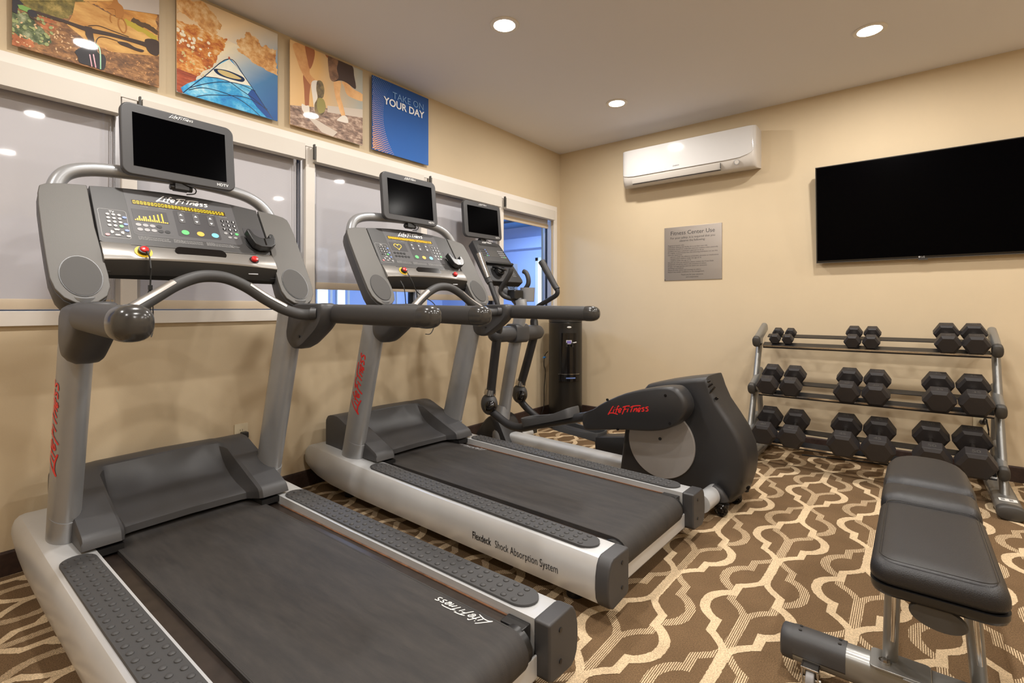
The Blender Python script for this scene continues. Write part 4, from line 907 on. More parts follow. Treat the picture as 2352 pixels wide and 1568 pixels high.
    nums = [(-0.278+0.018*c_, 0.129+0.018*r, str(3*r+c_+1), 0.011) for r in range(3) for c_ in range(3)]+[(-0.26, 0.184, '0', 0.011)]+[(0.142+0.0235*c_, 0.091+0.0235*r, str(3*r+c_+1), 0.014) for r in range(3) for c_ in range(3)]+[(0.1655, 0.1615, '0', 0.014)]
    for x, s, ch, sz in nums: m.merge(text(ch, sz, 0.02, 0.0001), CF(x, s+sz*0.35, 0.0025))
    m.merge(text('TV', 0.014, 0.0, 0.0001), CF(-0.264, 0.119, 0.0008)); obj('numerals', m, 'logo', cs, smooth=False, xf=X)
    for x, ch, s in ((-0.150, 'Calories', 0.066), (-0.085, 'Distance', 0.0655), (-0.010, 'Time', 0.063), (0.046, 'Incline', 0.0625), (0.104, 'Speed', 0.0625), (0.150, 'Heart Rate', 0.0665)): m = MB(); m.merge(text(ch, 0.0075, 0.01, 0.0001), CF(x, s+0.003, 0.0010)); obj('caption', m, 'print', cs, smooth=False, xf=X)
    for bx in (-0.194, -0.073, 0.050):        # fine warning print as broken ruled lines
        m = MB()
        for r in range(7):
            x = bx
            while x < bx+(0.03 if r in (0, 3) else 0.103):
                w_ = random.uniform(0.003, 0.012); m.add([CM @ Vector(p) for p in ((x, 0.2245+r*0.0026, 0.0008), (x+w_, 0.2245+r*0.0026, 0.0008), (x+w_, 0.2256+r*0.0026, 0.0008), (x, 0.2256+r*0.0026, 0.0008))], [(0, 1, 2, 3)]); x += w_+0.0018
        obj('fine_print', m, 'print', cs, smooth=False, xf=X)
    m = MB(); m.merge(text('Life Fitness', 0.009, 0, 0.0001), CF(0.165, 0.238, 0.0008)); obj('caption', m, 'print', cs, smooth=False, xf=X)
    # emergency stops
    for y, big in ((-0.194, True), (0.2215, False)):
        M_ = CF(y, 0.3165, 0.0175) @ Matrix.Rotation(-0.10, 4, 'X')
        base_ = MB()
        if big: base_.cyl((0, 0, 0.0015), (0, 0, 1), 0.029, 0.003, 32, M=M_); sb = obj('stop_button', base_, 'yellow', bd, xf=X); q = MB(); q.cyl((0, 0, 0.008), (0, 0, 1), 0.0195, 0.016, 28, M=M_); obj('button_collar', q, 'black', bd, xf=X)
        else: base_.cyl((0, 0, 0.001), (0, 0, 1), 0.0195, 0.002, 28, M=M_); sb = obj('stop_button', base_, 'black', bd, xf=X)
        q = MB(); q.lathe([(0.0135, 0.002), (0.0145, 0.018 if big else 0.012), (0.012, 0.022 if big else 0.0155), (0.006, 0.0235 if big else 0.017), (0.0, 0.024 if big else 0.0175)], M=M_); obj('stop_button_cap', q, 'red', bd, xf=X)
    q = MB(); q.merge(text('life', 0.011, 0.0, 0.0001), CF(0.155, 0.378, 0.006)); 
    q = cprism(rrect(0.190, 0.372, 0.232, 0.381, 0.002), -0.006, -0.003); obj('port_label', q, 'keyg', bd, smooth=False, xf=X)
    # phone / accessory holder
    q = cprism(ell(0.262, 0.205, 0.045, 0.048, 28), 0.0, 0.004); ho = obj('phone_holder', q, 'black', T, xf=X, bevel=0.001)
    q = cprism(rrect(0.224, 0.117, 0.315, 0.19, 0.003), 0.0004, 0.0012); obj('holder_plate', q, 'panel3', ho, smooth=False, xf=X)
    arms = cprism([(0.216, 0.164), (0.222, 0.156), (0.233, 0.157), (0.244, 0.186), (0.262, 0.202), (0.300, 0.202), (0.312, 0.196), (0.313, 0.180), (0.322, 0.172), (0.334, 0.176), (0.338, 0.205), (0.330, 0.236), (0.308, 0.254), (0.262, 0.256), (0.238, 0.242), (0.226, 0.208)], 0.010, 0.046); obj('holder_arm', arms, 'black', ho, xf=X, bevel=0.007, seg=3)
    q = cprism(rrect(0.281, 0.206, 0.288, 0.246, 0.003), 0.0455, 0.0468); obj('holder_slot', q, 'blackg', ho, smooth=False, xf=X)
    # safety lanyard hanging from the left stop button
    a0 = CO+CD*0.315+CN*0.035+Vector((0, -0.191, 0))
    q = MB()
    if not heart:
        q.tube([a0, a0+Vector((0.03, 0.004, -0.03)), a0+Vector((0.045, 0.004, -0.075)), a0+Vector((0.045, 0.002, -0.145))], 0.003, seg=8)
        lp = a0+Vector((0.045, 0.002, -0.145)); q.box(lp-Vector((0.006, 0.006, 0.012)), lp+Vector((0.006, 0.006, 0.006)))
        q.tube(cr([lp, lp+Vector((0, -0.020, -0.07)), lp+Vector((0, -0.026, -0.125)), lp+Vector((0, -0.012, -0.142)), lp+Vector((0, -0.001, -0.12)), lp], 6), 0.0022, seg=6)
        q.tube(cr([lp, lp+Vector((0, 0.008, -0.06)), lp+Vector((0.002, 0.008, -0.16)), lp+Vector((0.01, 0.0, -0.19))], 6), 0.0022, seg=6)
    else:
        q.tube(cr([a0, a0+Vector((0.04, 0.012, -0.06)), a0+Vector((0.05, 0.045, -0.13)), a0+Vector((0.06, 0.10, -0.165)), a0+Vector((0.09, 0.14, -0.20)), a0+Vector((0.12, 0.145, -0.26)), a0+Vector((0.12, 0.10, -0.37)), a0+Vector((0.11, 0.06, -0.38))], 6), 0.0028, seg=6)
        q.tube(cr([a0+Vector((0.05, 0.045, -0.13)), a0+Vector((0.05, 0.045, -0.20)), a0+Vector((0.05, 0.01, -0.245)), a0+Vector((0.05, -0.03, -0.22)), a0+Vector((0.05, -0.045, -0.12)), a0+Vector((0.02, -0.05, -0.07))], 6), 0.0028, seg=6)
        q.tube(cr([a0+Vector((0.06, -0.155, -0.225)), a0+Vector((0.09, -0.12, -0.225)), a0+Vector((0.14, -0.06, -0.28))], 6), 0.0028, seg=6)
    obj('safety_lanyard', q, 'cable', T, xf=X)
    # red script on the outer side of the left upright
    lg = logo(0.36, 1.1, 6); q = MB()
    ax = Vector((0.2741, 0, 0.9617)); nx = Vector((0.9617, 0, -0.2741)); c0 = Vector((0.405+(0.68-0.2)*0.285, -0.388, 0.68))
    vs = []
    for v in lg.v:
        u, w_, n_ = v.x, v.y, v.z
        ang = (w_+0.004)/0.075; r1 = 0.083+0.0012+n_*0.6; r2 = 0.048+0.0012+n_*0.6
        a_ = -PI/2-0.25+ang*1.15
        vs.append(c0+ax*u-nx*(r1*math.cos(a_+0))*1.0+Vector((0, r2*math.sin(a_), 0)))
    q.add(vs, lg.f); obj('logo', q, 'logor', T, smooth=False, xf=X, label='red script on the left upright')
    # lettering low on the outer face of the left side rail
    q = MB(); q.merge(text('Flexdeck', 0.045, 0.012, 0.0003, align='LEFT'), frame((1.50, -0.4845, 0.103), (1, 0, 0), (0, 0, 1), (0, -1, 0)))
    q.merge(text('Shock Absorption System', 0.045, -0.004, 0.0003, align='LEFT'), frame((1.694, -0.4845, 0.103), (1, 0, 0), (0, 0, 1), (0, -1, 0)))
    k_ = 0.452/max(0.1, (max(v.x for v in q.v)-1.50))
    q.v = [Vector((1.50+(v.x-1.50)*k_, v.y, v.z)) for v in q.v]
    # wrap to the bulging rail side
    q.v = [Vector((v.x, -0.4835-abs(v.y+0.4845)-0.0008+max(0.0, (0.11-v.z))*0.12+max(0.0, v.z-0.13)*0.1, v.z)) for v in q.v]
    obj('rail_lettering', q, 'black_print', T, smooth=False, xf=X)
    return T
treadmill('nearest treadmill, cut by the lower picture edge, with an amber bar chart on its console', (0.040, -3.683, 0), 0.0142, False)
treadmill('second treadmill between the nearest one and the elliptical, amber heart on its console', (0.014, -2.408, 0), -0.0232, True)

# ================================================================ ELLIPTICAL TRAINER
E_ = thing('elliptical_trainer', 'black and silver elliptical trainer beside the second treadmill near the corner', 'elliptical trainer', (0, -1.40, 0), -0.06)
m = MB(); m.tube([(0.42, 0, 0.088), (0.9, 0, 0.088), (1.56, 0, 0.088)], 0.062, 0.048, seg=24, power=3.2); obj('base_beam', m, 'silver_l', E_, ang=50)
m = MB(); m.cyl((0.37, 0, 0.038), (0, 1, 0), 0.036, 0.74, 24); obj('front_stabilizer', m, 'silver_l', E_)
m = MB(); m.cyl((2.10, 0, 0.098), (0, 1, 0), 0.048, 0.66, 24); rs = obj('rear_stabilizer', m, 'silver_l', E_)
for s in (-1, 0.25):
    m = MB(); m.tube(cr([(2.10, s*0.155, 0.13), (2.13, s*0.160, 0.115), (2.155, s*0.162, 0.075), (2.150, s*0.162, 0.045)], 4), [0.030]*12+[0.02], seg=12); obj('wheel_bracket', m, 'dark2', rs)
    m = MB(); m.lathe([(0.004, -0.014), (0.026, -0.014), (0.034, -0.009), (0.036, 0), (0.034, 0.009), (0.026, 0.014), (0.018, 0.011), (0.012, 0.016), (0.004, 0.016)], M=frame((2.150, s*0.182, 0.0365), (1, 0, 0), (0, 0, 1), (0, -1, 0))); obj('wheel', m, 'blackg', rs)
for s in (1,):
    m = MB(); m.cyl((2.12, s*0.29, 0.025), (0, 0, 1), 0.028, 0.05, 16); obj('levelling_foot', m, 'black', rs)
# front shell and post
m = MB(); sh = cr2([(0.155, 0.012), (0.185, 0.085), (0.245, 0.165), (0.315, 0.235), (0.375, 0.262), (0.44, 0.235), (0.50, 0.15), (0.56, 0.05), (0.575, 0.012)], 3)
R = []
for y, k in ((-0.115, 0.72), (-0.105, 0.93), (-0.075, 1.0), (0.075, 1.0), (0.105, 0.93), (0.115, 0.72)): R.append([Vector((0.37+(a-0.37)*k, y, b*(0.8+0.2*k))) for a, b in sh])
m.rings(R); fs_ = obj('front_shell', m, 'dark2', E_, ang=50)
m = MB(); m.tube(cr([(0.455, -0.05, 0.03), (0.425, -0.05, 0.12), (0.40, -0.03, 0.22), (0.405, 0, 0.32)], 4), [0.085, 0.084, 0.082, 0.08, 0.078, 0.074, 0.070, 0.066, 0.064, 0.062, 0.060, 0.058, 0.056], [0.075]*5+[0.07]*3+[0.055]*5, up=(0, 1, 0), seg=20); obj('post_fork', m, 'silver', fs_)
pp = cr([(0.385, 0, 0.06), (0.42, 0, 0.35), (0.49, 0, 0.68), (0.548, 0, 0.92), (0.585, 0, 1.08), (0.578, 0, 1.16)], 5)
m = MB(); m.tube(pp, 0.052, 0.043, up=(0, 1, 0), seg=24); obj('post', m, 'silver', E_)
m = MB(); m.tube(cr([(0.585, 0, 1.06), (0.578, 0, 1.12), (0.530, 0, 1.175), (0.440, 0, 1.215), (0.375, 0, 1.30)], 4), [0.050]*5+[0.040]*4+[0.030]*4+[0.026]*4, [0.042]*5+[0.042]*4+[0.040]*8, up=(0, 1, 0), seg=20); obj('neck', m, 'dark', E_)
m = MB(); m.box((0.50, -0.070, 1.165), (0.585, 0.035, 1.240)); obj('neck_box', m, 'black', E_, bevel=0.012)
# pivot hub across the post
m = MB(); m.tube([(0.548, y, 0.905) for y in (-0.295, -0.285, -0.26, -0.18, -0.07)], [0.015, 0.038, 0.054, 0.060, 0.060], seg=28, up=(0, 0, 1)); obj('pivot_hub', m, 'dark', E_, ang=50)
m = MB(); m.tube([(0.548, y, 0.905) for y in (0.295, 0.285, 0.26, 0.18, 0.07)], [0.015, 0.038, 0.054, 0.060, 0.060], seg=28, up=(0, 0, 1)); obj('pivot_hub', m, 'dark', E_, ang=50)
m = MB(); m.rings([[Vector((0.548+x, y, 0.905+z)) for x, z in rrect(-0.066*k, -0.07*k, 0.066*k, 0.075*k, 0.03*k, 4)] for y, k in ((-0.072, 0.92), (-0.06, 0.99), (0.06, 0.99), (0.072, 0.92))]); obj('hub_collar', m, 'dark', E_, ang=50)
for s, side, low, grip in ((-1, 'near', [(0.560, -0.235, 0.90), (0.520, -0.238, 0.64), (0.498, -0.242, 0.47)], [(0.570, -0.245, 0.92), (0.605, -0.262, 1.02), (0.602, -0.275, 1.12), (0.565, -0.280, 1.21), (0.520, -0.280, 1.300), (0.455, -0.275, 1.410), (0.400, -0.270, 1.512)]),
                          (1, 'far', [(0.530, 0.235, 0.90), (0.440, 0.238, 0.64), (0.375, 0.242, 0.47)], [(0.520, 0.245, 0.93), (0.500, 0.262, 1.02), (0.520, 0.275, 1.105), (0.640, 0.278, 1.165), (0.715, 0.280, 1.205), (0.722, 0.280, 1.245), (0.700, 0.280, 1.275), (0.64, 0.279, 1.365), (0.565, 0.278, 1.478)])):
    m = MB(); P = cr(low, 5); m.tube(P, 0.037, 0.030, up=(0, 1, 0), seg=20); arm = obj('swing_arm', m, 'dark2', E_)
    b_ = low[-1]; m = MB(); m.tube([(b_[0]-0.012*0, b_[1], b_[2]+0.03), (b_[0]-0.01, b_[1], b_[2]-0.01)], [0.040, 0.045], seg=20); obj('arm_collar', m, 'chrome', arm)
    c_ = (b_[0]-0.015, b_[1], b_[2]-0.085)
    m = MB(); m.ball(c_, 0.075, 0.95, 0.72, 1.08, 24, 12); obj('ankle_joint', m, 'dark', arm)
    m = MB(); m.ball((c_[0]+0.035, c_[1]-0.022, c_[2]-0.01), 0.048, 1, 0.9, 1.0, 18, 10); obj('joint_socket', m, 'blackg', arm)
    n_g = 18
    Q = cr(grip, 6); k = len(Q)-n_g if s > 0 else len(Q)-14
    m = MB(); m.tube(Q[:k+1], [0.033 if i < 5 else (0.030 if i < 6 else 0.0185) for i in range(k+1)], seg=18, up=(0, 1, 0)); hl = obj('moving_handle', m, 'dark2', E_)
    m = MB(); G = Q[k:]; m.tube(G, [0.024]+[0.022+0.007*i/len(G) for i in range(1, len(G))], seg=18, up=(0, 1, 0)); obj('handle_grip', m, 'grip', hl)
    if s < 0:
        m = MB(); G2 = G[2:-1]; R = []
        for i, p in enumerate(G2):
            t_ = (G2[min(i+1, len(G2)-1)]-G2[max(i-1, 0)]).normalized(); a_ = Vector((1, 0, 0)); a_ = (a_-t_*a_.dot(t_)).normalized(); u_ = Vector((0, -1, 0)); u_ = (u_-t_*u_.dot(t_)).normalized()
            rr = 0.0275+0.005*i/len(G2)
            R.append([p+(a_*math.cos(q)+u_*math.sin(q))*rr for q in [math.radians(w) for w in range(5, 95, 15)]]+[p+(a_*math.cos(q)+u_*math.sin(q))*(rr-0.004) for q in [math.radians(w) for w in range(80, 4, -15)]])
        m.rings(R); obj('pulse_sensor', m, 'chrome', hl)
# link tubes, arm covers, pedals
near = [(0.500, -0.250, 0.345), (0.56, -0.25, 0.316), (0.68, -0.25, 0.268), (0.80, -0.25, 0.262), (0.95, -0.25, 0.305), (1.36, -0.25, 0.425)]
far = [(0.365, 0.250, 0.325), (0.43, 0.25, 0.275), (0.54, 0.25, 0.215), (0.66, 0.25, 0.180), (0.85, 0.25, 0.165), (1.28, 0.25, 0.130)]
m = MB(); m.tube(cr(near, 6), 0.029, seg=18, up=(0, 1, 0)); nl = obj('pedal_link', m, 'dark2', E_)
m = MB(); m.tube(cr(far, 6), 0.029, seg=18, up=(0, 1, 0)); fl = obj('pedal_link', m, 'dark2', E_)
cov = cr2([(1.345, 0.440), (1.350, 0.360), (1.385, 0.347), (1.50, 0.368), (1.64, 0.392), (1.78, 0.408), (1.88, 0.432), (1.955, 0.476), (2.003, 0.545), (1.998, 0.610), (1.955, 0.665), (1.90, 0.672), (1.80, 0.653), (1.64, 0.605), (1.50, 0.535), (1.42, 0.482)], 3)
def cover(poly, y0, y1):
    m = MB(); ym = (y0+y1)/2; h = (y1-y0)/2; cx = sum(p[0] for p in poly)/len(poly); cz = sum(p[1] for p in poly)/len(poly); R = []
    for d, k in ((-1, 0.90), (-0.93, 0.955), (-0.78, 0.99), (-0.5, 1.0), (0.5, 1.0), (0.78, 0.99), (0.93, 0.955), (1, 0.90)): R.append([Vector((cx+(a-cx)*(1-(1-k)*0.55), ym+h*d, cz+(b-cz)*k)) for a, b in poly])
    m.rings(R); return m
cv = obj('link_cover', cover(cov, -0.300, -0.160), 'dark2', E_, ang=45)
m = MB(); lg = logo(0.275, 1.15); m.merge(lg, frame((1.665, -0.3008, 0.512), (math.cos(0.17), 0, math.sin(0.17)), (-math.sin(0.17), 0, math.cos(0.17)), (0, -1, 0))); obj('logo', m, 'logor', cv, smooth=False, label='red script')
m = MB()
for x, z in ((1.53, 0.556), (1.895, 0.625), (1.92, 0.475), (1.60, 0.392)): m.cyl((x, -0.299, z), (0, 1, 0), 0.008, 0.006, 10)
obj('screw_hole', m, 'blackg', cv)
fc = [(1.13, 0.175), (1.14, 0.065), (1.20, 0.028), (1.7, 0.05), (1.95, 0.15), (1.97, 0.22), (1.90, 0.28), (1.60, 0.26), (1.20, 0.188)]
obj('link_cover', cover(fc, 0.165, 0.30), 'dark2', E_, ang=45)
def pedal(o, tilt, y):
    Mx = Matrix.Translation((o[0], y, o[2])) @ Matrix.Rotation(-tilt, 4, 'Y')
    out = [(p.x, p.y) for p in cr([(0.0, 0, 0), (0.012, 0.055, 0), (0.06, 0.082, 0), (0.16, 0.083, 0), (0.30, 0.080, 0), (0.40, 0.072, 0), (0.425, 0.05, 0), (0.43, 0, 0), (0.425, -0.05, 0), (0.40, -0.072, 0), (0.30, -0.080, 0), (0.16, -0.083, 0), (0.06, -0.082, 0), (0.012, -0.055, 0)], 3, True)]
    m = MB(); inn = [(0.215+(x-0.215)*0.955, yy*0.90) for x, yy in out]
    hz = lambda x: 0.062 - 0.020*math.sin(min(1, max(0, x/0.43))*PI)
    m.rings([[Vector((x, yy, 0)) for x, yy in out], [Vector((0.215+(x-0.215)*1.02, yy*1.03, hz(x)-0.006)) for x, yy in out], [Vector((0.215+(x-0.215)*1.005, yy*1.0, hz(x))) for x, yy in out],
             [Vector((x, yy, hz(x)-0.004)) for x, yy in inn], [Vector((x, yy, 0.012)) for x, yy in inn]], M=Mx); return m
m = pedal((0.855, 0, 0.283), 0.30, -0.245); obj('pedal', m, 'rubber', E_, ang=50)
m = pedal((0.74, 0, 0.172), -0.06, 0.235); obj('pedal', m, 'rubber', E_, ang=50)
# rear drive shroud
so = [(1.640, 0.585), (1.690, 0.643), (1.79, 0.672), (1.90, 0.698), (2.00, 0.717), (2.072, 0.728), (2.088, 0.700), (2.105, 0.665), (2.150, 0.592), (2.205, 0.515), (2.255, 0.440), (2.288, 0.360), (2.300, 0.280), (2.292, 0.200), (2.266, 0.112), (2.220, 0.054), (2.150, 0.024), (2.08, 0.052), (2.00, 0.080), (1.86, 0.042), (1.70, 0.035), (1.52, 0.040), (1.497, 0.060), (1.515, 0.20), (1.532, 0.335), (1.56, 0.45)]
so = [(x-0.042*min(1.0, max(0.0, (x-2.02)/0.12)), z) for x, z in so]
m = MB(); cx, cz = 1.93, 0.38; R = []
for y, k in ((-0.130, 0.90), (-0.127, 0.935), (-0.118, 0.965), (-0.098, 0.99), (-0.06, 1.0), (0.06, 1.0), (0.098, 0.99), (0.118, 0.965), (0.127, 0.935), (0.130, 0.90)): R.append([Vector((cx+(a-cx)*k, y, cz+(b-cz)*k)) for a, b in so])
m.rings(R); sd = obj('drive_shroud', m, 'dark2', E_, ang=40)
for s in (-1, 1):
    m = MB(); m.cyl((1.790, s*0.136, 0.315), (0, 1, 0), 0.204, 0.016, 64); cd_ = obj('crank_disc', m, 'gray_disc', E_, bevel=0.003)
    m = MB(); m.cyl((1.79, s*0.146, 0.340), (0, 1, 0), 0.009, 0.006, 12); m.cyl((1.79, s*0.17, 0.44), (0, 1, 0), 0.03, 0.08, 20); obj('crank_pin', m, 'black', cd_)
for k in range(3):
    P = cr([(2.012+0.022*k, -0.1205, 0.635-0.018*k), (2.022+0.022*k, -0.1225, 0.663-0.016*k), (2.045+0.020*k, -0.119, 0.690-0.016*k), (2.068+0.012*k, -0.112, 0.703-0.016*k)], 4)
    m = MB(); m.tube(P, 0.0055, 0.006, up=(0, 1, 0), seg=8); obj('vent_slot', m, 'blackg', sd)
m = MB(); m.cyl((2.105, -0.122, 0.61), (0, 1, 0), 0.009, 0.01, 10); m.cyl((2.265, -0.11, 0.16), (0, 1, 0), 0.009, 0.02, 10); obj('screw_hole', m, 'blackg', sd)
# console
eo = Vector((0.205, 0.0, 1.640)); eD = Vector((0.60, 0, -0.80)).normalized(); eN = Vector((0.80, 0, 0.60)).normalized()
EC = frame(eo, (0, 1, 0), eD, eN); EU = lambda y, s, n: frame(eo+eD*s+eN*n+Vector((0, y, 0)), (0, 1, 0), -eD, eN)
LN = 0.418
body = [(-0.150, 0.0), (-0.09, -0.012), (0.0, -0.016), (0.09, -0.010), (0.140, 0.004), (0.155, 0.018), (0.188, LN-0.03), (0.178, LN-0.004), (0.165, LN), (-0.165, LN), (-0.178, LN-0.004), (-0.188, LN-0.03), (-0.160, 0.012)]
m = MB(); m.prism(body, -0.06, 0, M=EC); ec = obj('console', m, 'dark2', E_, bevel=0.006)
m = MB(); m.prism([(-0.135, 0.045), (0.135, 0.045), (0.150, 0.225), (-0.150, 0.225)], 0, 0.0006, M=EC); obj('console_overlay', m, 'panel', ec, smooth=False)
m = MB(); m.prism([(-0.098, 0.030), (0.105, 0.030), (0.105, 0.047), (-0.098, 0.047)], 0.0006, 0.0014, M=EC); obj('number_display', m, 'black', ec, smooth=False)
m = MB(); m.prism([(-0.050, 0.092), (0.052, 0.092), (0.058, 0.160), (-0.050, 0.160)], 0.0006, 0.0014, M=EC); obj('matrix_display', m, 'greycap', ec, smooth=False)
m = MB(); m.merge(logo(0.115, 1.1), EU(0.0, 0.010, 0.001)); obj('logo', m, 'logo', ec, smooth=False)
for r in range(4):
    for c_ in range(4):
        q = MB(); q.prism(ell(0.078+0.0175*c_+0.002*r, 0.094+0.021*r, 0.0062, 0.006, 12), 0.0006, 0.002, M=EC); o = obj('key', q, 'keygr' if (r == 3 and c_ == 2) else 'keyg', ec, smooth=False)
        q = MB(); q.prism(ell(-0.118+0.0175*c_+0.002*r, 0.090+0.021*r, 0.0058, 0.0056, 12), 0.0006, 0.002, M=EC); o = obj('key', q, 'keygr' if (r == 3 and c_ == 2) else ('keyb' if c_ == 3 else 'keyk'), ec, smooth=False)
for r in range(2):
    for c_ in range(5):
        q = MB(); q.prism(ell(-0.035+0.022*c_, 0.275+0.024*r, 0.008, 0.007, 12), 0.0006, 0.002, M=EC); obj('key', q, 'keygr' if (r == 0 and c_ == 4) else 'keyk', ec, smooth=False)
m = MB(); m.prism(rrect(-0.150, 0.232, 0.155, 0.252, 0.008), 0.0, 0.024, M=EC); obj('reading_ledge', m, 'black', ec, bevel=0.003)
for k in range(6): m = MB(); m.prism([(0.095, 0.275+0.016*k), (0.135, 0.275+0.016*k), (0.135, 0.2775+0.016*k), (0.095, 0.2775+0.016*k)], 0.0006, 0.001, M=EC); obj('printed_line', m, 'print', ec, smooth=False)
m = MB(); m.tube(cr([EC @ Vector(p) for p in ((-0.100, 0.285, 0.01), (-0.100, 0.305, 0.04), (-0.09, 0.335, 0.058), (-0.065, 0.35, 0.06), (-0.035, 0.335, 0.055), (-0.025, 0.305, 0.035), (-0.03, 0.285, 0.01))], 4), 0.014, 0.011, seg=12); m.prism(rrect(-0.098, 0.292, -0.030, 0.365, 0.02), 0.005, 0.035, M=EC); obj('phone_holder', m, 'black', ec, bevel=0.003)
monitor(E_, (0.175, 0.0, 1.817), 0.09, None, 0.985)
# fixed handles and cup holder
for pts in ([(0.592, -0.118, 1.395), (0.585, -0.120, 1.365), (0.548, -0.121, 1.315), (0.500, -0.121, 1.262), (0.482, -0.118, 1.225), (0.500, -0.095, 1.190), (0.535, -0.05, 1.172)], [(0.508, 0.120, 1.392), (0.535, 0.121, 1.378), (0.556, 0.122, 1.335), (0.555, 0.122, 1.290), (0.530, 0.115, 1.250), (0.525, 0.08, 1.210), (0.54, 0.04, 1.185)]):
    m = MB(); m.tube(cr(pts, 6), 0.0185, seg=16, up=(0, 1, 0)); obj('fixed_handle', m, 'grip', E_)
m = MB(); m.lathe([(0.050, 0.0), (0.053, 0.004), (0.058, 0.108), (0.058, 0.110), (0.054, 0.110), (0.049, 0.008), (0.0, 0.006)], c=(0.560, 0.108, 1.150), seg=28); obj('cup_holder', m, 'cuph', E_)

# ================================================================ WATER COOLER
W = thing('water_cooler', 'tall round black water cooler standing in the room corner', 'water cooler', (0.262, -0.300, 0), math.radians(45))   # front faces local -y
r = 0.163; m = MB(); m.lathe([(r-0.01, 0.0), (r, 0.006), (r, 0.955), (r-0.004, 0.960)], seg=56); obj('body', m, 'cooler', W)
m = MB(); m.lathe([(r-0.006, 0.958), (r+0.001, 0.962), (r+0.001, 1.005), (r-0.008, 1.022), (r-0.04, 1.030), (0.0, 1.031)], seg=56); obj('lid', m, 'black', W)
def curved(x0, x1, z0, z1, rr, th):
    """shell patch on the front of the cooler, x as arc offset"""
    R = []
    n = 12
    for k in range(n+1):
        a = (x0+(x1-x0)*k/n)/r; R.append([Vector((q*math.sin(a), -q*math.cos(a), z)) for q, z in ((rr, z0), (rr+th, z0), (rr+th, z1), (rr, z1))])
    return MB().rings(R)
fp = []
m = curved(-0.092, 0.092, 0.40, 0.90, r-0.001, 0.004); obj('front_panel', m, 'black', W)
m = curved(-0.074, 0.074, 0.47, 0.86, r+0.002, 0.003); al = obj('dispensing_alcove', m, 'blackg', W)
m = curved(-0.098, 0.098, 0.395, 0.465, r, 0.016); dt = obj('drip_tray', m, 'blackg', W, bevel=0.003)
m = curved(-0.098, 0.098, 0.466, 0.470, r, 0.020); obj('tray_edge', m, 'chrome', dt)
m = curved(-0.03, 0.055, 0.425, 0.437, r+0.0165, 0.0006); obj('tray_badge', m, 'keyb', dt, smooth=False)
m = MB(); m.ball((0, -r-0.004, 0.915), 0.022, 1, 0.25, 0.42, 18, 8); obj('badge', m, 'paperw', W)
m = curved(-0.028, 0.022, 0.755, 0.792, r+0.006, 0.004); o = obj('tap_label', m, 'paperw', al); 
m = curved(-0.023, 0.017, 0.760, 0.787, r+0.0105, 0.0006); obj('tap_label_print', m, 'purple', al, smooth=False)
for x in (-0.03, 0.028):
    m = MB(); m.cyl((x, -r-0.018, 0.742), (0, 0, 1), 0.010, 0.03, 14); m.box((x-0.010, -r-0.020, 0.752), (x+0.010, -r+0.002, 0.768)); obj('tap', m, 'black', W)
m = MB(); m.tube([(0.030, -r-0.012, 0.765), (0.066, -r-0.022, 0.773)], 0.005, seg=8); obj('tap_lever', m, 'paperw', W)
q = Matrix.Rotation(-math.radians(45), 4, 'Z') @ Matrix.Translation((-0.262, 0.300, 0))
m = MB(); m.tube(cr([(0.072, -0.33, 0.66), (0.066, -0.375, 0.62), (0.064, -0.385, 0.53), (0.070, -0.37, 0.46), (0.060, -0.375, 0.30), (0.065, -0.39, 0.12), (0.045, -0.42, 0.02)], 6), 0.004, seg=6, M=q); cb = obj('power_cord', m, 'cable', W)
m = MB(); m.ball((0.066, -0.380, 0.605), 0.014, 1, 1, 0.8, 10, 6, M=q); m.tube([(0.066, -0.405, 0.603), (0.066, -0.355, 0.607)], 0.005, seg=6, M=q); obj('cord_tie', m, 'blue_tie', cb)

# ================================================================ AIR CONDITIONER
A_ = thing('air_conditioner', 'white wall mounted air conditioner near the corner', 'air conditioner', (0.815, 0, 2.225))
wd_ = 1.150; ht = 0.327
body = cr2([(0, 0.02), (0, ht-0.004), (-0.02, ht), (-0.185, ht), (-0.198, ht-0.010), (-0.200, 0.10), (-0.194, 0.055), (-0.172, 0.012), (-0.14, 0.0), (-0.03, 0.012)], 1)
side = [(0, 0.02), (0, ht), (-0.190, ht), (-0.198, ht-0.010), (-0.200, 0.10), (-0.193, 0.058), (-0.170, 0.014), (-0.140, 0.0), (-0.04, 0.014)]
R = []
for x, k in ((0.0, 0.80), (0.004, 0.87), (0.014, 0.94), (0.032, 0.985), (0.055, 1.0), (wd_-0.055, 1.0), (wd_-0.032, 0.985), (wd_-0.014, 0.94), (wd_-0.004, 0.87), (wd_, 0.80)): R.append([Vector((x, y*k, z)) for y, z in side])
m = MB(); m.rings(R); hb_ = obj('housing', m, 'acw2', A_, ang=40)
R = []
for x, k, zb in ((0.002, 0.845, 0.160), (0.006, 0.885, 0.128), (0.016, 0.945, 0.104), (0.034, 0.99, 0.092), (0.07, 1.004, 0.084), (0.12, 1.004, 0.080), (wd_-0.22, 1.004, 0.080), (wd_-0.12, 1.004, 0.084), (wd_-0.06, 1.002, 0.098), (wd_-0.034, 0.99, 0.110), (wd_-0.016, 0.945, 0.128), (wd_-0.006, 0.885, 0.150), (wd_-0.002, 0.845, 0.175)):
    R.append([Vector((x, -0.205*k+0.010, zb)), Vector((x, -0.205*k, zb)), Vector((x, -0.205*k, (zb+ht)/2)), Vector((x, -0.203*k, ht-0.004)), Vector((x, -0.19*k, ht+0.002)), Vector((x, -0.02, ht+0.002)), Vector((x, -0.02, ht-0.006)), Vector((x, -0.19*k+0.006, ht-0.010))])
m = MB(); m.rings(R); obj('front_panel', m, 'acw', A_, ang=35)
m = MB(); R = []
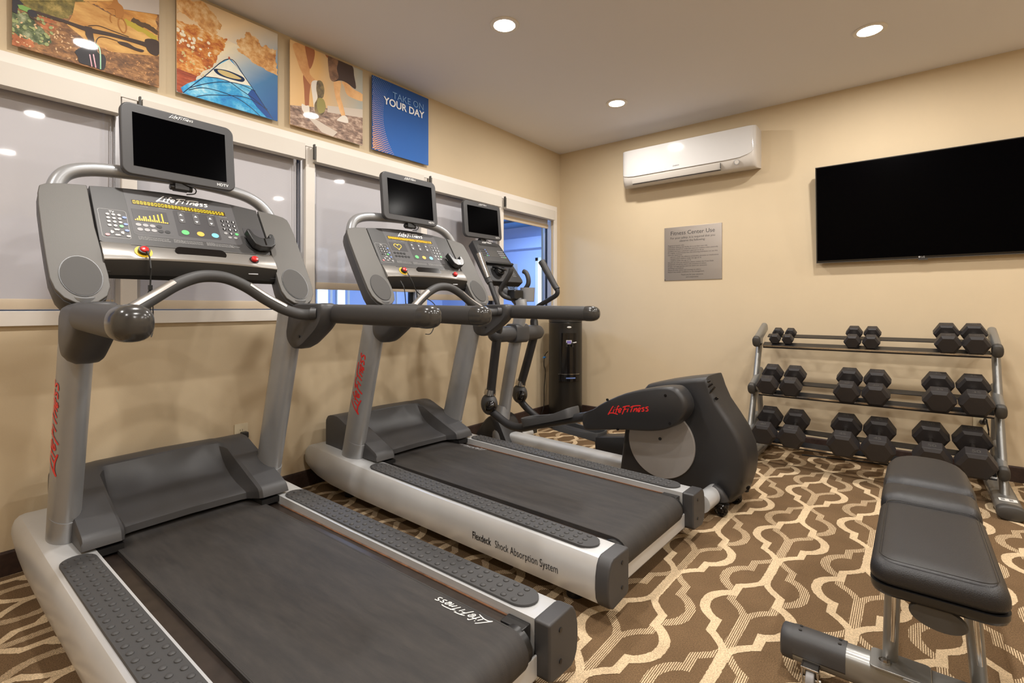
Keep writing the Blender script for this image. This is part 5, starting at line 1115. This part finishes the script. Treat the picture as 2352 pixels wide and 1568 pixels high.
for x in (0.105, 0.885): R.append([Vector((x, y, z)) for y, z in ((-0.2035, 0.066), (-0.2045, 0.064), (-0.193, 0.030), (-0.186, 0.018), (-0.184, 0.020))])
m.rings(R); lv = obj('louver_flap', m, 'acw2', A_)
m = MB(); m.tube([(0.105, -0.182, 0.0135), (0.885, -0.182, 0.0135)], 0.0035, 0.003, seg=6); obj('air_slot', m, 'black', lv, smooth=False)
m = MB(); m.box((0.884, -0.205, 0.02), (0.886, -0.19, 0.066)); obj('flap_end', m, 'greycap', lv, smooth=False)
m = MB(); m.cyl((1.012, -0.1995, 0.050), (0, 1, 0.25), 0.021, 0.003, 28); o = obj('sensor_ring', m, 'keyg', A_); m = MB(); m.cyl((1.012, -0.2015, 0.0505), (0, 1, 0.25), 0.017, 0.003, 28); obj('sensor', m, 'acw2', o)
m = MB(); m.merge(text('DAIKIN', 0.017, 0.01, 0.0002, shear=0.3), frame((0.515, -0.2062, 0.105), (1, 0, 0), (0, 0, 1), (0, -1, 0))); obj('lettering', m, 'black_print', A_, smooth=False)

# ================================================================ TELEVISION
T_ = thing('television', 'large black flat television on the back wall above the dumbbell rack', 'television', (2.360, -0.052, 1.440))
tl = math.atan2(0.062, 0.712); F = frame((0, 0, 0), (1, 0, 0), (0, -math.sin(tl), math.cos(tl)), (0, -math.cos(tl), -math.sin(tl)))
m = MB(); m.prism(rrect(0, 0, 1.235, 0.716, 0.006, 2), -0.035, 0.0, M=F); tv = obj('cabinet', m, 'blackg', T_, bevel=0.003)
m = MB(); m.prism(rrect(0.008, 0.018, 1.227, 0.708, 0.003, 2), 0.0, 0.0010, M=F); obj('screen', m, 'screen', tv, smooth=False)
m = MB(); m.box((0.0, 0.0, 0.0), (1.235, 0.0035, 0.004), M=F); m.box((0, 0.712, 0), (1.235, 0.716, 0.004), M=F); m.box((0, 0.0, 0), (0.003, 0.716, 0.004), M=F); obj('bezel_line', m, 'greycap', tv, smooth=False)
m = MB(); m.merge(text('LG', 0.016, 0.01, 0.0002), F @ Matrix.Translation((0.625, 0.0055, 0.0015))); m.merge(MB().cyl((0.606, 0.0115, 0.001), (0, 0, 1), 0.006, 0.001, 16), F); obj('logo', m, 'keyg', tv, smooth=False)
m = MB(); m.box((0.60, -0.010, -0.012), (0.65, 0.001, 0.002), M=F); obj('sensor_tab', m, 'greycap', tv, smooth=False)
m = MB(); m.box((0.35, 0.02, 0.20), (0.90, 0.050, 0.55)); obj('wall_bracket', m, 'black', T_)

# ================================================================ RULES PLAQUE
P_ = thing('wall_plaque', 'square brushed metal plaque of fitness center rules on the back wall', 'sign', (1.150, 0, 1.349))
pw, ph = 0.508, 0.484
m = MB(); m.box((0, -0.006, 0), (pw, 0, ph)); pl = obj('plate', m, 'plate', P_, bevel=0.001)
PF = lambda x, z: frame((x, -0.0063, z), (1, 0, 0), (0, 0, 1), (0, -1, 0))
m = MB(); m.merge(text('Fitness Center Use', 0.0505, 0.0, 0.0003), PF(pw/2, ph-0.072)); obj('heading', m, 'black_print', pl, smooth=False)
m = MB(); m.merge(text('For your safety, it is required that you', 0.0255, 0.0, 0.0003), PF(pw/2, ph-0.108)); m.merge(text('observe the following:', 0.0255, 0.0, 0.0003), PF(pw/2, ph-0.136)); obj('subheading', m, 'black_print', pl, smooth=False)
lines = ['Registered guests only.', 'Individuals utilizing this facility do so at their own risk.', 'Individuals should not undertake exercise routines unless physically', 'qualified and have a physician\'s approval to do so.', 'It is highly recommended that the following individuals not use this', 'exercise equipment:', '   - persons under the influence of alcohol, narcotics or medications', '   - unsupervised children under the age of 16', '   - children under the age of 16', 'Should you have any questions please contact the Front Desk.', 'Equipment should be used in the presence of others.', 'Proper and appropriate exercise attire are necessary.', 'Smoking is prohibited.', 'Please provide notice and courtesy to others.', 'Report any unsafe conditions to the management.']
m = MB()
for i, s in enumerate(lines): m.merge(text(s, 0.0162, 0.0, 0.0002, align='LEFT'), PF(0.034, ph-0.172-0.0172*i))
m.merge(text('Thank you for your attention.', 0.0165, 0, 0.0002), PF(pw/2, 0.045)); m.merge(text('and cooperation', 0.0165, 0, 0.0002), PF(pw/2, 0.024)); obj('rules_text', m, 'black_print', pl, smooth=False)
m = MB(); m.cyl((0.006, -0.006, 0.008), (0, 1, 0), 0.004, 0.004, 10); obj('screw', m, 'black', pl)

# ================================================================ OUTLETS
def outlet(name, label, M, plug):
    t = thing(name, label, 'electrical outlet', M.translation, 0); L = M.copy(); L.translation = (0, 0, 0)
    m = MB(); m.prism(rrect(-0.036, -0.058, 0.036, 0.058, 0.004, 3), 0, 0.006, M=L); pt = obj('cover_plate', m, 'outlet', t, bevel=0.001)
    for dy in (-0.022, 0.022): m = MB(); m.prism(rrect(-0.017, dy-0.015, 0.017, dy+0.015, 0.006, 3), 0.006, 0.0075, M=L); obj('socket', m, 'outlet', pt, smooth=False)
    m = MB()
    for dy in (-0.022, 0.022):
        for dx in (-0.006, 0.006): m.box((dx-0.001, dy-0.005, 0.0075), (dx+0.001, dy+0.005, 0.0078), M=L)
    obj('slots', m, 'black', pt, smooth=False)
    return t, L
t, L = outlet('wall_outlet', 'almond outlet with a black plug on the window wall behind the nearest treadmill', frame((0.0, -3.237, 0.40), (0, 1, 0), (0, 0, 1), (1, 0, 0)), True)
p_ = thing('power_plug', 'black plug and cord pushed into the outlet behind the nearest treadmill', 'plug', (0.008, -3.228, 0.398))
m = MB(); m.box((0, -0.017, -0.018), (0.036, 0.017, 0.016)); obj('plug_body', m, 'black', p_, bevel=0.005); m = MB(); m.tube(cr([(0.03, 0, -0.01), (0.045, 0.0, -0.05), (0.03, -0.005, -0.15), (0.03, -0.03, -0.34), (0.06, -0.1, -0.365)], 6), 0.0045, seg=8); obj('cord', m, 'cable', p_)
t, L = outlet('wall_outlet', 'almond outlet with a cord low on the back wall behind the dumbbell rack', frame((3.275, 0, 0.335), (1, 0, 0), (0, 0, 1), (0, -1, 0)), False)
p_ = thing('power_plug', 'grey plug and cord in the outlet behind the dumbbell rack', 'plug', (3.285, -0.008, 0.36))
m = MB(); m.box((-0.014, -0.03, -0.014), (0.014, 0, 0.014)); obj('plug_body', m, 'greycap', p_, bevel=0.004); m = MB(); m.tube(cr([(0, -0.03, 0), (0.005, -0.05, 0.03), (0.015, -0.055, 0.01), (0.015, -0.05, -0.12), (-0.1, -0.06, -0.35), (-0.5, -0.10, -0.353), (-1.0, -0.2, -0.354)], 6), 0.0045, seg=8); obj('cord', m, 'cable', p_)
# small outlet box lying on the floor by the elliptical's front stabiliser
b_ = thing('power_adapter', 'small black power adapter with a white sticker on the carpet by the elliptical', 'power adapter', (0.30, -0.93, 0.0))
m = MB(); m.box((-0.05, -0.035, 0.0), (0.05, 0.035, 0.035)); o = obj('adapter_body', m, 'black', b_, bevel=0.004); m = MB(); m.box((-0.035, -0.024, 0.035), (0.035, 0.024, 0.0356)); obj('sticker', m, 'paperw', o, smooth=False)
m = MB(); m.tube(cr([(-0.05, 0, 0.015), (-0.1, 0.05, 0.01), (-0.2, 0.1, 0.006), (-0.26, 0.2, 0.006)], 5), 0.004, seg=8); obj('cord', m, 'cable', b_)

# ================================================================ DUMBBELL RACK
TL = math.radians(20); TA = Vector((0, math.cos(TL), math.sin(TL))); TN = Vector((0, -math.sin(TL), math.cos(TL)))
X0, X1 = 2.050, 3.295
TIERS = [(-0.335, 0.828), (-0.475, 0.490), (-0.585, 0.165)]
K_ = thing('dumbbell_rack', 'three tier silver dumbbell rack against the back wall under the television', 'dumbbell rack', (X0, 0, 0))
q0 = Matrix.Translation((-X0, 0, 0))
for x, s in ((2.000, -1), (3.325, 1)):
    m = MB(); m.tube([(x, -0.795, 0.038), (x, -0.02, 0.038)], 0.055, 0.036, seg=22, power=2.8, M=q0); ft = obj('foot', m, 'gunmetal', K_, ang=50)
    m = MB(); m.tube([(x, -0.840, 0.038), (x, -0.835, 0.038), (x, -0.793, 0.038)], [0.050, 0.056, 0.057], [0.031, 0.0375, 0.038], seg=22, power=2.8, M=q0); obj('foot_cap', m, 'greycap', ft, ang=60)
    if s > 0:
        m = MB(); m.prism(rrect(-0.036, -0.024, 0.036, 0.024, 0.002, 2), 0.0735, 0.0745, M=q0 @ Matrix.Translation((x, -0.715, 0))); st = obj('sticker', m, 'paperw', ft, smooth=False)
        m = MB()
        for dx in (-0.018, 0.014):
            for k in range(4): m.box((x+dx-0.010, -0.728+k*0.008, 0.0745), (x+dx+0.006, -0.724+k*0.008, 0.0749), M=q0)
        obj('sticker_print', m, 'black_print', st, smooth=False)
    m = MB(); m.tube([(x, -0.600, 0.055), (x, -0.46, 0.33), (x, -0.335, 0.58), (x, -0.20, 0.90)], 0.021, 0.036, up=(0, 0, 1), seg=20, M=q0); obj('upright', m, 'gunmetal', K_)
    m = MB(); m.tube([(x, -0.12, 0.05), (x, -0.27, 0.62)], 0.02, 0.026, up=(0, 0, 1), seg=16, M=q0); obj('rear_brace', m, 'gunmetal', K_)
    for (ty, tz) in TIERS:
        o3 = Vector((2.006 if s < 0 else 3.321, ty, tz+0.026)); a0 = o3-TA*0.015; a1 = o3+TA*0.27
        m = MB(); m.tube([a0, a1], 0.024, 0.038, up=(0, 0, 1), seg=20, power=2.6, M=q0); am = obj('tier_arm', m, 'gunmetal', K_, ang=50)
        m = MB(); m.tube([a0-TA*0.022, a0-TA*0.016, a0+TA*0.012], [0.022, 0.0265, 0.027], [0.035, 0.040, 0.041], up=(0, 0, 1), seg=20, power=2.6, M=q0); obj('arm_cap', m, 'greycap', am, ang=60)
        m = MB(); m.box((min(x, X0) if s < 0 else X1-0.002, ty+0.02, tz-0.012), (X0+0.002 if s < 0 else max(x, X1), ty+0.15, tz+0.004), M=q0); obj('bracket', m, 'chrome', am)
for (ty, tz) in TIERS:
    B = frame((X0, ty, tz), (1, 0, 0), TA, TN)
    m = MB(); L_ = X1-X0
    m.box((0, -0.012, -0.006), (L_, 0.045, 0.0), M=q0 @ B); m.box((0, -0.016, -0.024), (L_, -0.010, 0.0), M=q0 @ B); fr = obj('front_rail', m, 'tray', K_, bevel=0.001)
    m = MB(); m.box((0, -0.0175, -0.012), (L_, -0.0160, 0.0), M=q0 @ B); obj('rail_lip', m, 'chrome', fr, smooth=False)
    m = MB(); m.box((0, 0.150, -0.006), (L_, 0.205, 0.0), M=q0 @ B); m.box((0, 0.203, -0.024), (L_, 0.208, 0.0), M=q0 @ B); obj('rear_rail', m, 'tray', K_, bevel=0.001)

# ================================================================ DUMBBELLS
hexes = {}
def dumbbell(x, tier, w, length, lab, mark):
    ty, tz = TIERS[tier]; ap = w*0.433; c_ = Vector((x, ty, tz))+TA*0.088+TN*(ap+0.0012)
    t = thing('dumbbell', lab, 'dumbbell', c_, 0, 'dumbbells on the %s tier of the rack' % ['top', 'middle', 'bottom'][tier]); t.rotation_euler = (TL, 0, 0)
    key = (round(w, 3), round(length, 3))
    hl = max(0.048, length*0.285)
    if key not in hexes:
        for s in (-1, 1):
            R = []
            for yy, k in ((0.0, 0.80), (0.12, 1.0), (0.86, 1.0), (1.0, 0.76)):
                rr = w/2*k; R.append([Vector((rr*math.cos(PI*j/3), s*(length/2-hl+hl*yy), rr*math.sin(PI*j/3))) for j in range(6)])
            m = MB(); m.rings(R); h = obj('hex_head', m, 'iron', t, bevel=0.0025, smooth=True, ang=20)
            hexes.setdefault(key, []).append(h)
            if mark:
                g = MB(); g.merge(text(mark, w*0.22, 0.02, 0.0003), frame((0, s*(length/2-hl*0.47)-w*0.07, ap+0.0003), (1, 0, 0), (0, 1, 0), (0, 0, 1))); hexes[key].append(obj('weight_mark', g, 'greycap', h, smooth=False))
        m = MB(); n_ = 9; P = [(0, -length/2+hl*0.9+(length-1.8*hl)*k/(n_-1), 0) for k in range(n_)]; m.tube(P, [0.0125+0.004*math.sin(PI*k/(n_-1)) for k in range(n_)], seg=16); hexes[key].append(obj('handle', m, 'chrome', t))
    else:
        hp = {}
        for o in hexes[key]:
            c2 = o.copy(); COL.objects.link(c2); hp[o.name] = c2; c2.parent = t if o.parent.type == 'EMPTY' else hp[o.parent.name]
    return t
DB = [(0, 2.128, 0.080, 0.170, 'left of the smallest dumbbell pair at the left end of the top tier', '3'), (0, 2.213, 0.080, 0.170, 'right of the smallest dumbbell pair at the left end of the top tier', '3'),
      (0, 2.608, 0.102, 0.215, 'left dumbbell of the middle pair on the top tier', '10'), (0, 2.712, 0.102, 0.215, 'right dumbbell of the middle pair on the top tier', '10'),
      (0, 3.098, 0.133, 0.250, 'left dumbbell of the right hand pair on the top tier', '20'), (0, 3.228, 0.133, 0.250, 'right end dumbbell of the top tier', '20'),
      (1, 2.114, 0.145, 0.270, 'left end dumbbell of the middle tier', '25'), (1, 2.261, 0.145, 0.270, 'second dumbbell from the left on the middle tier', '25'),
      (1, 2.590, 0.153, 0.285, 'left dumbbell of the central pair on the middle tier', '30'), (1, 2.744, 0.153, 0.285, 'right dumbbell of the central pair on the middle tier', '30'),
      (1, 3.052, 0.162, 0.295, 'left dumbbell of the right hand pair on the middle tier', '35'), (1, 3.216, 0.162, 0.295, 'right end dumbbell of the middle tier', '35'),
      (2, 2.116, 0.168, 0.310, 'left end dumbbell of the bottom tier behind the elliptical shroud', '40'), (2, 2.286, 0.168, 0.310, 'second dumbbell from the left on the bottom tier', '40'),
      (2, 2.580, 0.178, 0.320, 'left dumbbell of the central pair on the bottom tier', '45'), (2, 2.760, 0.178, 0.320, 'right dumbbell of the central pair on the bottom tier', '45'),
      (2, 3.015, 0.183, 0.335, 'left dumbbell of the heaviest pair, just behind the bench headrest', '50'), (2, 3.204, 0.183, 0.335, 'right end dumbbell of the bottom tier, one of the heaviest pair', '50')]
for ti, x, w, ln, lab, mk in DB: dumbbell(x, ti, w, ln, lab, mk)

# ================================================================ WEIGHT BENCH
B_ = thing('weight_bench', 'black padded weight bench on a silver tube frame in front of the dumbbells', 'weight bench', (2.96, -2.28, 0))
qb = Matrix.Translation((-2.96, 2.28, 0))
def pad(out, z0, z1, tilt=0.0, piv=None):
    """upholstered cushion: outline list (x,y), soft rounded top edge"""
    cx = sum(p[0] for p in out)/len(out); cy = sum(p[1] for p in out)/len(out); R = []
    hx = max(abs(p[0]-cx) for p in out); hy = max(abs(p[1]-cy) for p in out); h = z1-z0
    for d, z in ((0.012, z0), (0.004, z0+0.006), (0.0, z0+h*0.25), (0.0, z0+h*0.45), (0.002, z0+h*0.62), (0.008, z0+h*0.80), (0.018, z0+h*0.93), (0.034, z1), (0.07, z1+0.002)):
        R.append([Vector((cx+(x-cx)*(1-d/hx), cy+(y-cy)*(1-d/hy), z)) for x, y in out])
    m = MB(); m.rings(R)
    if tilt:
        Mt = Matrix.Translation(piv) @ Matrix.Rotation(tilt, 4, 'X') @ Matrix.Translation(-Vector(piv)); m.v = [Mt @ v for v in m.v]
    return m
def shell(out, z0, z1): return pad([(2.96+(x-2.96)*0.99, y) for x, y in out], z0, z1)
ss = rrect(2.836, -2.868, 3.096, -2.325, 0.045, 6)
ss = [(2.966+(x-2.966)*(1.0 if y > -2.45 else 1.0+0.03*min(1, (-2.45-y)/0.3)), y) for x, y in ss]
m = pad(ss, 0.396, 0.458); m.v = [qb @ v for v in m.v]; sp = obj('seat_pad', m, 'seat', B_, ang=60)
m = MB(); m.rings([[Vector((2.966+(x-2.966)*k, -2.6+(y+2.6)*k, z)) for x, y in ss] for k, z in ((0.90, 0.366), (0.965, 0.370), (0.992, 0.382), (0.998, 0.397))], M=qb); obj('seat_board', m, 'black', sp, ang=60)
b1 = rrect(2.836, -2.338, 3.094, -2.152, 0.028, 5)
m = pad(b1, 0.400, 0.474); m.v = [qb @ v for v in m.v]; obj('lower_back_pad', m, 'seat', B_, ang=60)
b2 = [(2.842, -2.160), (2.90, -2.162), (2.966, -2.162), (3.03, -2.162), (3.090, -2.160), (3.096, -2.10), (3.094, -2.02)]+[(2.966+0.127*math.copysign(abs(math.cos(a))**0.65, math.cos(a)), -1.95+0.215*abs(math.sin(a))**0.8) for a in [math.radians(q) for q in range(0, 181, 10)]]+[(2.838, -2.02), (2.836, -2.10)]
m = pad(b2, 0.405, 0.482); m.v = [qb @ v for v in m.v]; obj('back_pad', m, 'seat', B_, ang=60)
# stitched seams round the seat
m = MB(); sq = [(2.966+(x-2.966)*0.86, -2.597+(y+2.597)*0.93, 0.4602) for x, y in ss]
m.tube(sq, 0.0011, seg=6, closed=True, M=qb); obj('seam', m, 'black', sp)
# frame
SY = -2.722; SZ = 0.083
m = MB(); m.tube([(2.64, SY, SZ), (3.32, SY, SZ)], 0.043, 0.045, seg=26, power=2.7, M=qb); fs2 = obj('front_stabilizer', m, 'gunmetal', B_, ang=50)
m = MB(); m.tube([(2.606, SY, SZ), (2.611, SY, SZ), (2.640, SY, SZ)], [0.037, 0.043, 0.0445], [0.039, 0.045, 0.0465], seg=26, power=2.7, M=qb); obj('stabilizer_end_cap', m, 'dark', fs2, ang=60)
R = []
e_ = lambda v: math.copysign(abs(v)**0.74, v)
for x in (2.640, 2.772): R.append([Vector((x, SY+0.0455*e_(math.cos(a)), SZ+0.0480*e_(math.sin(a)))) for a in [math.radians(q) for q in range(20, 201, 14)]]+[Vector((x, SY+0.0415*e_(math.cos(a)), SZ+0.0435*e_(math.sin(a)))) for a in [math.radians(q) for q in range(200, 19, -14)]])
m = MB(); m.rings(R, M=qb); sg_ = obj('scuff_guard', m, 'dark', fs2)
for x, y in ((2.656, SY+0.014), (2.656, SY-0.010), (2.756, SY+0.014), (2.756, SY-0.010)):
    m = MB(); m.cyl((x, y, SZ+0.0480), (0, 0, 1), 0.0045, 0.002, 12, M=qb); obj('rivet', m, 'black', sg_)
for b0, b1_ in (((2.870, -2.700, 0.08), (2.880, -2.815, 0.385)), ((3.060, -2.668, 0.08), (3.032, -2.808, 0.385))):
    m = MB(); m.tube([b0, b1_], 0.0175, 0.0165, seg=22, up=(0, 1, 0), M=qb); po = obj('leg', m, 'gunmetal', B_)
    v0 = Vector(b0).lerp(Vector(b1_), 0.42); v1 = Vector(b0).lerp(Vector(b1_), 0.95); d = Vector((0.004, -0.0175, 0))
    m = MB(); m.tube([v0+d, v1+d], 0.0055, 0.003, seg=8, up=(0, 1, 0), M=qb); obj('gusset', m, 'chrome', po)
m = MB(); m.prism(rrect(2.828, -2.785, 2.96, -2.690, 0.012, 4), 0.128, 0.134, M=qb); mp_ = obj('mounting_plate', m, 'gunmetal', B_, bevel=0.002)
m = MB(); m.prism([(2.90, -2.79), (3.30, -2.79), (3.30, -2.70), (2.92, -2.70)], 0.127, 0.1305, M=qb); obj('side_plate', m, 'gunmetal', mp_, bevel=0.001)
m = MB(); m.cyl((2.860, -2.750, 0.137), (0, 0, 1), 0.013, 0.006, 20, M=qb); m.cyl((2.860, -2.750, 0.141), (0, 0, 1), 0.008, 0.008, 6, M=qb); obj('bolt', m, 'chrome', mp_)
m = MB(); m.tube([(2.965, -2.835, 0.350), (2.965, -1.80, 0.350)], 0.030, 0.020, seg=20, power=3, M=qb); bt = obj('seat_rail', m, 'gunmetal', B_)
m = MB(); m.rings([[Vector((2.968+x*k, y, 0.345+z*k-0.10*x)) for x, z in ell(0, 0, 0.056, 0.031, 28)] for y, k in ((-2.838, 0.93), (-2.842, 1.0), (-2.850, 1.0), (-2.854, 0.93))], M=qb); obj('rail_end_plate', m, 'greycap', bt, ang=50)
m = MB(); m.tube([(2.965, -1.85, 0.085), (2.965, -1.92, 0.36)], 0.024, 0.024, seg=20, M=qb); obj('leg', m, 'gunmetal', B_)
m = MB(); m.tube([(2.875, -1.82, 0.042), (3.055, -1.82, 0.042)], 0.036, 0.041, seg=22, power=2.7, M=qb); obj('rear_stabilizer', m, 'gunmetal', B_)
m = MB(); m.cyl((3.22, SY, 0.02), (0, 0, 1), 0.02, 0.04, 16, M=qb); obj('levelling_foot', m, 'black', B_)
# caster under the left end of the stabiliser
m = MB(); m.box((2.666, -2.80, 0.060), (2.712, -2.745, 0.066), M=qb); m.box((2.668, -2.80, 0.020), (2.673, -2.765, 0.066), M=qb); m.box((2.707, -2.80, 0.020), (2.712, -2.765, 0.066), M=qb); ca = obj('caster_fork', m, 'chrome', B_, bevel=0.002)
m = MB(); m.cyl((2.690, -2.784, 0.029), (1, 0, 0), 0.029, 0.022, 28, M=qb); obj('caster_wheel', m, 'keyg', ca, bevel=0.004)
m = MB(); m.cyl((2.690, -2.784, 0.029), (1, 0, 0), 0.006, 0.052, 12, M=qb); obj('axle', m, 'chrome', ca)
